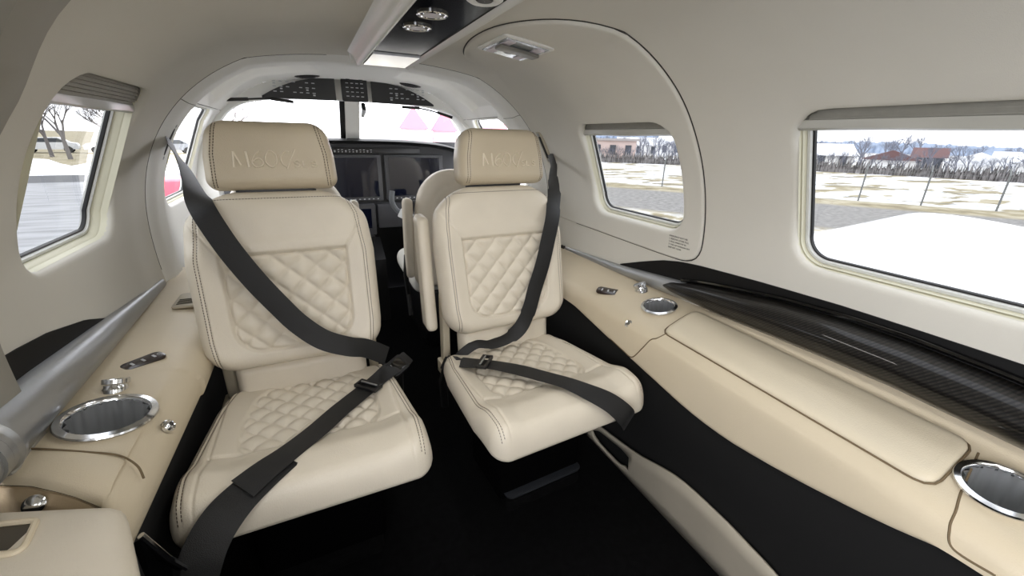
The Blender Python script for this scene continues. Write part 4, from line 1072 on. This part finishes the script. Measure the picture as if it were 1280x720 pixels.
# ------------------------------------------------------------------ outside
GZ = -1.4
def ground_mat():
    m = bpy.data.materials.new('airfield_ground'); m.use_nodes = True; n = m.node_tree.nodes; L = m.node_tree.links; b = n['Principled BSDF']; b.inputs['Roughness'].default_value = .9
    tcn = n.new('ShaderNodeTexCoord'); sp = n.new('ShaderNodeSeparateXYZ'); L.new(tcn.outputs['Object'], sp.inputs[0])
    def noise(scale, stretch=(1, 1, 1)):
        mp_ = n.new('ShaderNodeMapping'); mp_.inputs['Scale'].default_value = stretch; L.new(tcn.outputs['Object'], mp_.inputs[0])
        t = n.new('ShaderNodeTexNoise'); t.inputs['Scale'].default_value = scale; t.inputs['Detail'].default_value = 6; L.new(mp_.outputs[0], t.inputs['Vector']); return t.outputs['Fac']
    def ramp(f, stops):
        r = n.new('ShaderNodeValToRGB'); L.new(f, r.inputs[0]); r.color_ramp.elements[0].position, r.color_ramp.elements[1].position = stops[0][0], stops[-1][0]
        r.color_ramp.elements[0].color = stops[0][1]; r.color_ramp.elements[1].color = stops[-1][1]
        for p, c in stops[1:-1]:
            e = r.color_ramp.elements.new(p); e.color = c
        return r.outputs[0]
    def mix(f, a, c):
        q = n.new('ShaderNodeMix'); q.data_type = 'RGBA'
        for i, v in ((0, f), (6, a), (7, c)):
            if hasattr(v, 'is_linked'): L.new(v, q.inputs[i])
            else: q.inputs[i].default_value = v
        return q.outputs[2]
    def mrange(v, a, c):
        q = n.new('ShaderNodeMapRange'); q.clamp = True; L.new(v, q.inputs[0]); q.inputs[1].default_value = a; q.inputs[2].default_value = c; return q.outputs[0]
    # distance coordinate: right of the aircraft u = rotated so bands run along the fence
    def lin(ax, ay, c):
        p = n.new('ShaderNodeVectorMath'); p.operation = 'DOT_PRODUCT'; L.new(tcn.outputs['Object'], p.inputs[0]); p.inputs[1].default_value = (ax, ay, 0); a = n.new('ShaderNodeMath'); a.operation = 'ADD'; L.new(p.outputs['Value'], a.inputs[0]); a.inputs[1].default_value = c; return a.outputs[0]
    W1 = srgb((238, 240, 243)); grass = srgb((150, 140, 112)); gravel = srgb((128, 126, 124)); asph = srgb((168, 168, 168))
    gr = ramp(noise(1.2), [(.35, srgb((122, 112, 88))), (.5, grass), (.65, srgb((176, 168, 146)))])
    snowf = ramp(noise(.35, (1, 2.2, 1)), [(.44, (0, 0, 0, 1)), (.50, (1, 1, 1, 1))])
    field = mix(snowf, gr, W1)
    gv = ramp(noise(5), [(.3, srgb((112, 110, 108))), (.7, srgb((150, 148, 145)))])
    # right: u grows outward
    u = lin(.83, .55, 0)
    right = mix(mrange(u, 23.6, 24.4), mix(mrange(u, 21.2, 21.9), gv, gr), field)
    right = mix(mrange(u, 14.6, 15.4), mix(ramp(noise(2), [(.45, (0, 0, 0, 1)), (.56, (.4, .4, .4, 1))]), gr, W1), right)
    apron = ramp(noise(.6, (1, 5, 1)), [(.35, srgb((138, 139, 141))), (.6, srgb((166, 167, 170)))])
    right = mix(mrange(u, 9.5, 9.8), apron, right)
    v = lin(-.12, .993, 0)
    left = mix(mrange(v, 37.8, 38.2), mix(mrange(v, 31.3, 31.6), mix(mrange(v, 27.0, 27.3), apron, srgb((92, 93, 96))), W1), gr)
    side = mrange(lin(1, -.08, 0), -.5, .5)
    L.new(mix(side, left, right), b.inputs['Base Color'])
    return m
V = [(-400, -200, GZ), (400, -200, GZ), (400, 500, GZ), (-400, 500, GZ)]
tag(mesh('ground', V, [(0, 1, 2, 3)], ground_mat(), smooth=0), 'airfield ground with apron, dry grass and patchy snow', kind='structure')
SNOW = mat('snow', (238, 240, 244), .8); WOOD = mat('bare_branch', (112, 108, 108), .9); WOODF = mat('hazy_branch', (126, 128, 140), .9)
# snow bank on the left verge
mb = MB(); V = []; n1, n2_ = 60, 8
for i in range(n1+1):
    x = -32+i*.5
    for j in range(n2_+1):
        y = 31.2+j*.45; hgt = .75*math.sin(math.pi*j/n2_)*(.45+.55*math.sin(i*.9)*math.sin(i*.37+1)) if 0 < j < n2_ else -.02
        V.append((x, y+.3*math.sin(i*.6), GZ+max(-.02, hgt)+.02*rng.random()))
tag(mesh('snow_bank', V, [(i*(n2_+1)+j, (i+1)*(n2_+1)+j, (i+1)*(n2_+1)+j+1, i*(n2_+1)+j+1) for i in range(n1) for j in range(n2_)], SNOW, smooth=60), 'ploughed snow bank beside the apron outside the left window', 'snow', kind='stuff')

def tree_mesh(name, seed, h=7, m=WOOD, depth=5, r0=.16, leaf=None):
    rd = random.Random(seed); mb = MB()
    def grow(p, d, l, r, k):
        q = p+d*l; mb.tube([p, q], [r, r*.62], 4 if k > 1 else 6, caps=False)
        if k >= depth: return
        for _ in range(3 if k < 3 else 2+(rd.random() > .4)):
            a = Vector((rd.uniform(-1, 1), rd.uniform(-1, 1), rd.uniform(-.1, .7))); nd = (d*.75+a*.62).normalized(); grow(p+d*l*rd.uniform(.6, 1.), nd, l*rd.uniform(.6, .8), r*.55, k+1)
    grow(Vector((0, 0, -.1)), Vector((rd.uniform(-.08, .08), rd.uniform(-.08, .08), 1)), h*.30, r0, 0)
    return mb
def place(proto, loc, rz=0, s=1., label=None):
    o = bpy.data.objects.new(proto.name.split('.')[0], proto.data); o.location = loc; o.rotation_euler.z = rz; o.scale = (s, s, s); link(o)
    for k in ('label', 'category', 'group'):
        if k in proto: o[k] = proto[k]
    if label: o['label'] = label
    return o
tA = [tree_mesh('bare_tree', k, 7.5).build('bare_tree', WOOD, smooth=0) for k in (3, 8)]
spotsL = [(-17.2, 46, 'big forked bare tree before the parked cars, further from the window frame'), (-14.0, 48.5, 'leaning bare tree in front of the parked cars near the left window frame'), (-23.5, 52, 'bare tree at the far left behind the snow bank'), (-6.5, 45, 'bare tree ahead on the left seen through the cockpit window'), (-19.8, 66, 'small bare tree behind the parked cars'), (-16.2, 53, 'slim bare tree between the two front trees in the left window'), (-19.6, 49.5, 'bare tree at the outer edge of the left window')]
for k, (x, y, lb) in enumerate(spotsL):
    if k < 2: o = tA[k]; o.location = (x, y, GZ)
    else: o = place(tA[k % 2], (x, y, GZ), k*1.3, .8+.1*(k % 4))
    tag(o, lb, 'tree', 'trees outside the left window')
def pol(az, d): a = math.radians(az); return (d*math.sin(a), d*math.cos(a), GZ)
HP = [(36.3, 52, 8), (41.5, 78, 5), (46, 84, 5), (60.3, 59, 4.6), (66.6, 58, 3.6), (69.3, 66, 3.6), (72.6, 58, 3.6), (76.2, 66, 4.6)]
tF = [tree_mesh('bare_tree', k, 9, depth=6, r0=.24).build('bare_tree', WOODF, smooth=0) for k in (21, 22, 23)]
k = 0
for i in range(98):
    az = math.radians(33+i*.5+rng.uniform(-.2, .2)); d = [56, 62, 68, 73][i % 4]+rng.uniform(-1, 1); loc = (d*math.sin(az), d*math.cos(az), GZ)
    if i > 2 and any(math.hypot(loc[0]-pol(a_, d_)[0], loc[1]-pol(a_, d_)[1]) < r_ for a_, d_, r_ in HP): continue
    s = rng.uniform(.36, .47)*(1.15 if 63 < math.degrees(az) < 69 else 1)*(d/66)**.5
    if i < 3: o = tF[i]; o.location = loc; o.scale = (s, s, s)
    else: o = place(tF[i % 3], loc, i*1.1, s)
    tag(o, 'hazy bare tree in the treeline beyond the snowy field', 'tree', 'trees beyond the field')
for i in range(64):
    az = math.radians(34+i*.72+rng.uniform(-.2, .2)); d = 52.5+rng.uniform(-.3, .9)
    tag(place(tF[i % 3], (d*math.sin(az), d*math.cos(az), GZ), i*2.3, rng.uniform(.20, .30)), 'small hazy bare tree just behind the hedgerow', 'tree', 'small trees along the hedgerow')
# hedge mass + distant wooded hill
def blob_row(name, az0, az1, d, hgt, m, lab, cat, n=90, jit=.4, depth=8):
    V = []; rows = 5
    for i in range(n+1):
        az = math.radians(az0+(az1-az0)*i/n); hh = hgt(math.degrees(az))*(1+jit*rng.uniform(-.5, .5))
        for j in range(rows):
            t = j/(rows-1); dd = d-depth*math.cos(math.pi*t)*.5+rng.uniform(-.06, .06)*depth; z = GZ+hh*math.sin(math.pi*t)*(1+.1*rng.uniform(-1, 1))-.05
            V.append((dd*math.sin(az), dd*math.cos(az), z))
    o = mesh(name, V, [(i*rows+j, (i+1)*rows+j, (i+1)*rows+j+1, i*rows+j+1) for i in range(n) for j in range(rows-1)], m, smooth=60)
    return tag(o, lab, cat, kind='stuff')
HEDGE = mat('hedge_grey', (128, 124, 124), .95, bump=1, bscale=8, var=.45, vscale=2.6)
blob_row('hedgerow', 34, 84, 50, lambda a: .85, HEDGE, 'low bare hedgerow at the far edge of the snowy field', 'hedge', 900, .9, 2)
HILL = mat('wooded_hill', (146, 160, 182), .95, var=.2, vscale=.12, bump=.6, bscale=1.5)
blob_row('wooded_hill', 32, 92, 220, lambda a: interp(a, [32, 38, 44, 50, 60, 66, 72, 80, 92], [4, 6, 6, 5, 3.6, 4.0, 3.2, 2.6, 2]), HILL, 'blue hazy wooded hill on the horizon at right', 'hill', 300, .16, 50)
# houses
def house(loc, rz, w_, d_, h_, rh, wallm, roofm, label, nwin=3, flat=False):
    e = empty('house', loc, label, 'house', rz=rz)
    mb = MB(); mb.box((0, 0, h_/2), (w_, d_, h_)); b = mb.build('house_wall', wallm, e, 0)
    mb = MB()
    if flat: mb.box((0, 0, h_+.12), (w_+.6, d_+.6, .25))
    else: mb.loft([[(-w_/2-.3, -d_/2-.3, h_), (-w_/2-.3, 0, h_+rh), (-w_/2-.3, d_/2+.3, h_), (-w_/2-.3, 0, h_-.05)], [(w_/2+.3, -d_/2-.4, h_), (w_/2+.3, 0, h_+rh), (w_/2+.3, d_/2+.4, h_), (w_/2+.3, 0, h_-.05)]])
    mb.build('roof', roofm, e, 0)
    dm = mat('house_window_dark', (70, 74, 82), .3)
    for k in range(nwin):
        mb = MB(); x = -w_/2+w_*(k+.5)/nwin; mb.box((x, -d_/2-.03, h_*.55), (.7, .12, 1.1)); mb.build('window', dm, e, 0)
        mb = MB(); mb.box((x, d_/2+.03, h_*.55), (.7, .12, 1.1)); mb.build('window', dm, e, 0)
    return e
PINKW = mat('pale_pink_wall', (222, 200, 192), .8); WW = mat('white_render', (230, 230, 230), .8); ROOFR = mat('rust_roof', (112, 84, 84), .8); GREYR = mat('grey_roof', (176, 170, 168), .8)
def pol(az, d): a = math.radians(az); return (d*math.sin(a), d*math.cos(a), GZ)
house(pol(36.3, 56), -math.radians(36), 9.0, 5, 2.3, 0, PINKW, GREYR, 'long low pink building with a flat roof outside the exit window', 5, True)
hs = [(41.5, 78, 7, 1.7, 1.2, 'small snow roofed house behind the field, near the exit window centre', SNOW), (46.0, 84, 6, 2.0, 1.3, 'snow roofed house at the right side of the exit window', SNOW),
      (60.3, 59, 6, 1.3, 1.2, 'long house with a snowy roof nearest the large window frame', SNOW), (66.6, 58, 2.4, 1.1, .9, 'rust gabled house left of the middle of the large window', ROOFR), (69.3, 66, 2.4, 1.3, 1.0, 'narrow rust gabled house beside the middle fence post', ROOFR),
      (72.6, 58, 4, 1.0, 1.0, 'white gabled house right of the rust gables', SNOW), (76.2, 66, 6, 1.1, 1.0, 'low snowy roofed house at the right edge of the large window', SNOW)]
for az, d, w_, h_, rh, lb, rf in hs: house(pol(az, d), -math.radians(az)+[0, 1.57, .3][int(d) % 3], w_, 4, h_, rh, WW, rf, lb, 3)
PW, PR = mat('pink_wall', (214, 150, 160), .8), mat('red_gable_roof', (196, 112, 128), .8)
house(pol(12.6, 60), -math.radians(12.6)+1.57, 5, 3.2, 3.2, 2.6, PW, PR, 'pale pink gabled shed ahead, left of the pair in the right windshield', 2)
house(pol(16.4, 61), -math.radians(16.4)+1.57, 5, 3.0, 3.0, 2.7, PW, PR, 'pale pink gabled shed ahead, right of the pair in the right windshield', 2)
house(pol(22.3, 60), -math.radians(22), 4, 4, 2.6, 1.5, PW, PR, 'pale pink shed ahead seen in the right cockpit side window', 2)
# fence
fn = empty('wire_fence', (0, 0, 0), 'thin posted wire fence with leaning tops across the snowy field', 'fence')
fp = [(21.3, 11.6), (22.0, 10.3), (22.63, 8.87), (23.97, 7.55)]; d0 = np.array([.9, -1.38])
pts = [np.array(p) for p in ((10.2, 27.0), (12.6, 23.6), (15.0, 20.3), (17.2, 17.4), (19.3, 14.5), (20.9, 12.1), (22.0, 10.3), (23.1, 8.5), (24.3, 6.6), (25.5, 4.8), (26.7, 2.9))]
FEN = mat('fence_grey', (120, 122, 122), .6)
for k, p in enumerate(pts):
    mb = MB(); mb.tube([(0, 0, 0), (0, 0, 1.35)], .035, 6); mb.tube([(0, 0, 1.35), (.20, .12, 1.62)], .03, 6); o = mb.build('fence_post', FEN, fn, 0); o.location = (p[0], p[1], GZ)
for z in (.15, .6, 1.0, 1.3, 1.5):
    mb = MB(); mb.tube([(p[0]+(.12 if z > 1.35 else 0), p[1]+(.07 if z > 1.35 else 0), GZ+z) for p in pts], .008, 4); mb.build('fence_wire', FEN, fn, 0)
# wing
wg = empty('aircraft_wing', (0, 0, 0), 'glossy white aircraft wing outside the large right window', 'wing')
WP = mat('white_wing_paint', (240, 240, 242), .18, coat=.5)
secs = []
for x, c0, c1, z in ((.70, 2.45, .30, -.20), (2.2, 2.45, .48, -.11), (4.2, 2.55, .70, -.02), (6.5, 2.62, .98, .08)):
    P = []
    for k in range(28):
        a = 2*math.pi*k/28; t = (1-math.cos(a))/2; th = .075*(c0-c1)*(math.sin(a))*(1.3-.9*t); P.append((x, c0+(c1-c0)*t, z+th))
    secs.append(P)
mb = MB(); mb.loft(secs); mb.build('wing_skin', WP, wg, 60)
mb = MB(); mb.tube([(x, .30+.36*(x-.7)/3.5*1.0+.42, -.20+.045*(x-.7)+.072) for x in np.linspace(.9, 6, 12)], .006, 6); mb.build('flap_seam', SEAM, wg)
mb = MB(); mb.lathe([(.0005, -1.1), (.14, -1.0), (.26, -.7), (.30, -.2), (.28, .4), (.15, .9), (.0005, 1.1)], (3.15, 2.35, -.30), Euler((math.pi/2, 0, 0)).to_matrix(), 28); mb.build('wheel_fairing', WP, wg, 60)
# nose
mb = MB(); mb.lathe([(.72, 0), (.66, .5), (.52, 1.1), (.34, 1.6), (.12, 1.9), (.0005, 1.95)], (0, 2.85, -.02), Euler((-math.pi/2, 0, 0)).to_matrix(), 32)
tag(mb.build('aircraft_nose', WP, smooth=60), 'white engine cowling of the aircraft in front of the windshield', 'aircraft nose')
# cars
def car(loc, rz, m, label):
    e = empty('car', loc, label, 'car', 'parked cars beyond the left window', rz=rz)
    pr = [(-2.1, .35), (-2.15, .75), (-1.9, .92), (-1.1, .98), (-.55, 1.42), (.85, 1.45), (1.55, 1.0), (2.05, .9), (2.15, .6), (2.1, .35)]
    mb = MB(); mb.loft([[(x, y, z) for x, z in pr] for y in (-.85, .85)]); mb.build('body', m, e, 30)
    gl = [(-1.0, 1.0), (-.52, 1.36), (.80, 1.38), (1.35, 1.02)]
    mb = MB(); mb.loft([[(x, y, z) for x, z in gl] for y in (-.87, .87)]); mb.build('side_window', mat('car_glass', (50, 55, 60), .15), e, 0)
    for x in (-1.3, 1.35):
        for s_ in (-1, 1):
            mb = MB(); mb.lathe([(.0005, -.1), (.33, -.1), (.33, .1), (.0005, .1)], (x, s_*.8, .33), Euler((math.pi/2, 0, 0)).to_matrix(), 16); mb.build('wheel', GASKET, e, 0)
CG = [mat('car_silver', (205, 207, 210), .25, metal=.3), mat('car_white', (235, 236, 238), .3), mat('car_grey', (120, 124, 130), .3)]
for k, (x, y, lb) in enumerate(((-22.9, 58, 'silver car farthest left in the row beyond the left window'), (-18.0, 57.6, 'white car second from the left beyond the left window'), (-13.2, 57.2, 'grey car in the middle of the parked row'), (-8.4, 56.8, 'white car nearest the window frame in the parked row'), (-27.8, 58.6, 'white car at the outer end of the parked row'))):
    car((x, y, GZ), .25+.05*k, CG[k % 3] if k != 3 else CG[1], lb)
# red/white ground vehicle just ahead on the left
rv = empty('fire_extinguisher_trolley', pol(-14.9, 9.5), 'red and white ground trolley ahead seen in the left cockpit window', 'trolley')
mb = MB(); mb.rbox((0, 0, 1.15), (1.1, .8, .8), .2); mb.build('trolley_body', RED, rv)
mb = MB(); mb.rbox((0, 0, .55), (1.2, .85, .45), .08); mb.build('trolley_base', mat('white_skirt', (235, 235, 235), .4), rv)
for x in (-.4, .4):
    mb = MB(); mb.lathe([(.0005, -.45), (.22, -.45), (.22, .45), (.0005, .45)], (x, 0, .22), Euler((math.pi/2, 0, 0)).to_matrix(), 18); mb.build('wheel', GASKET, rv)
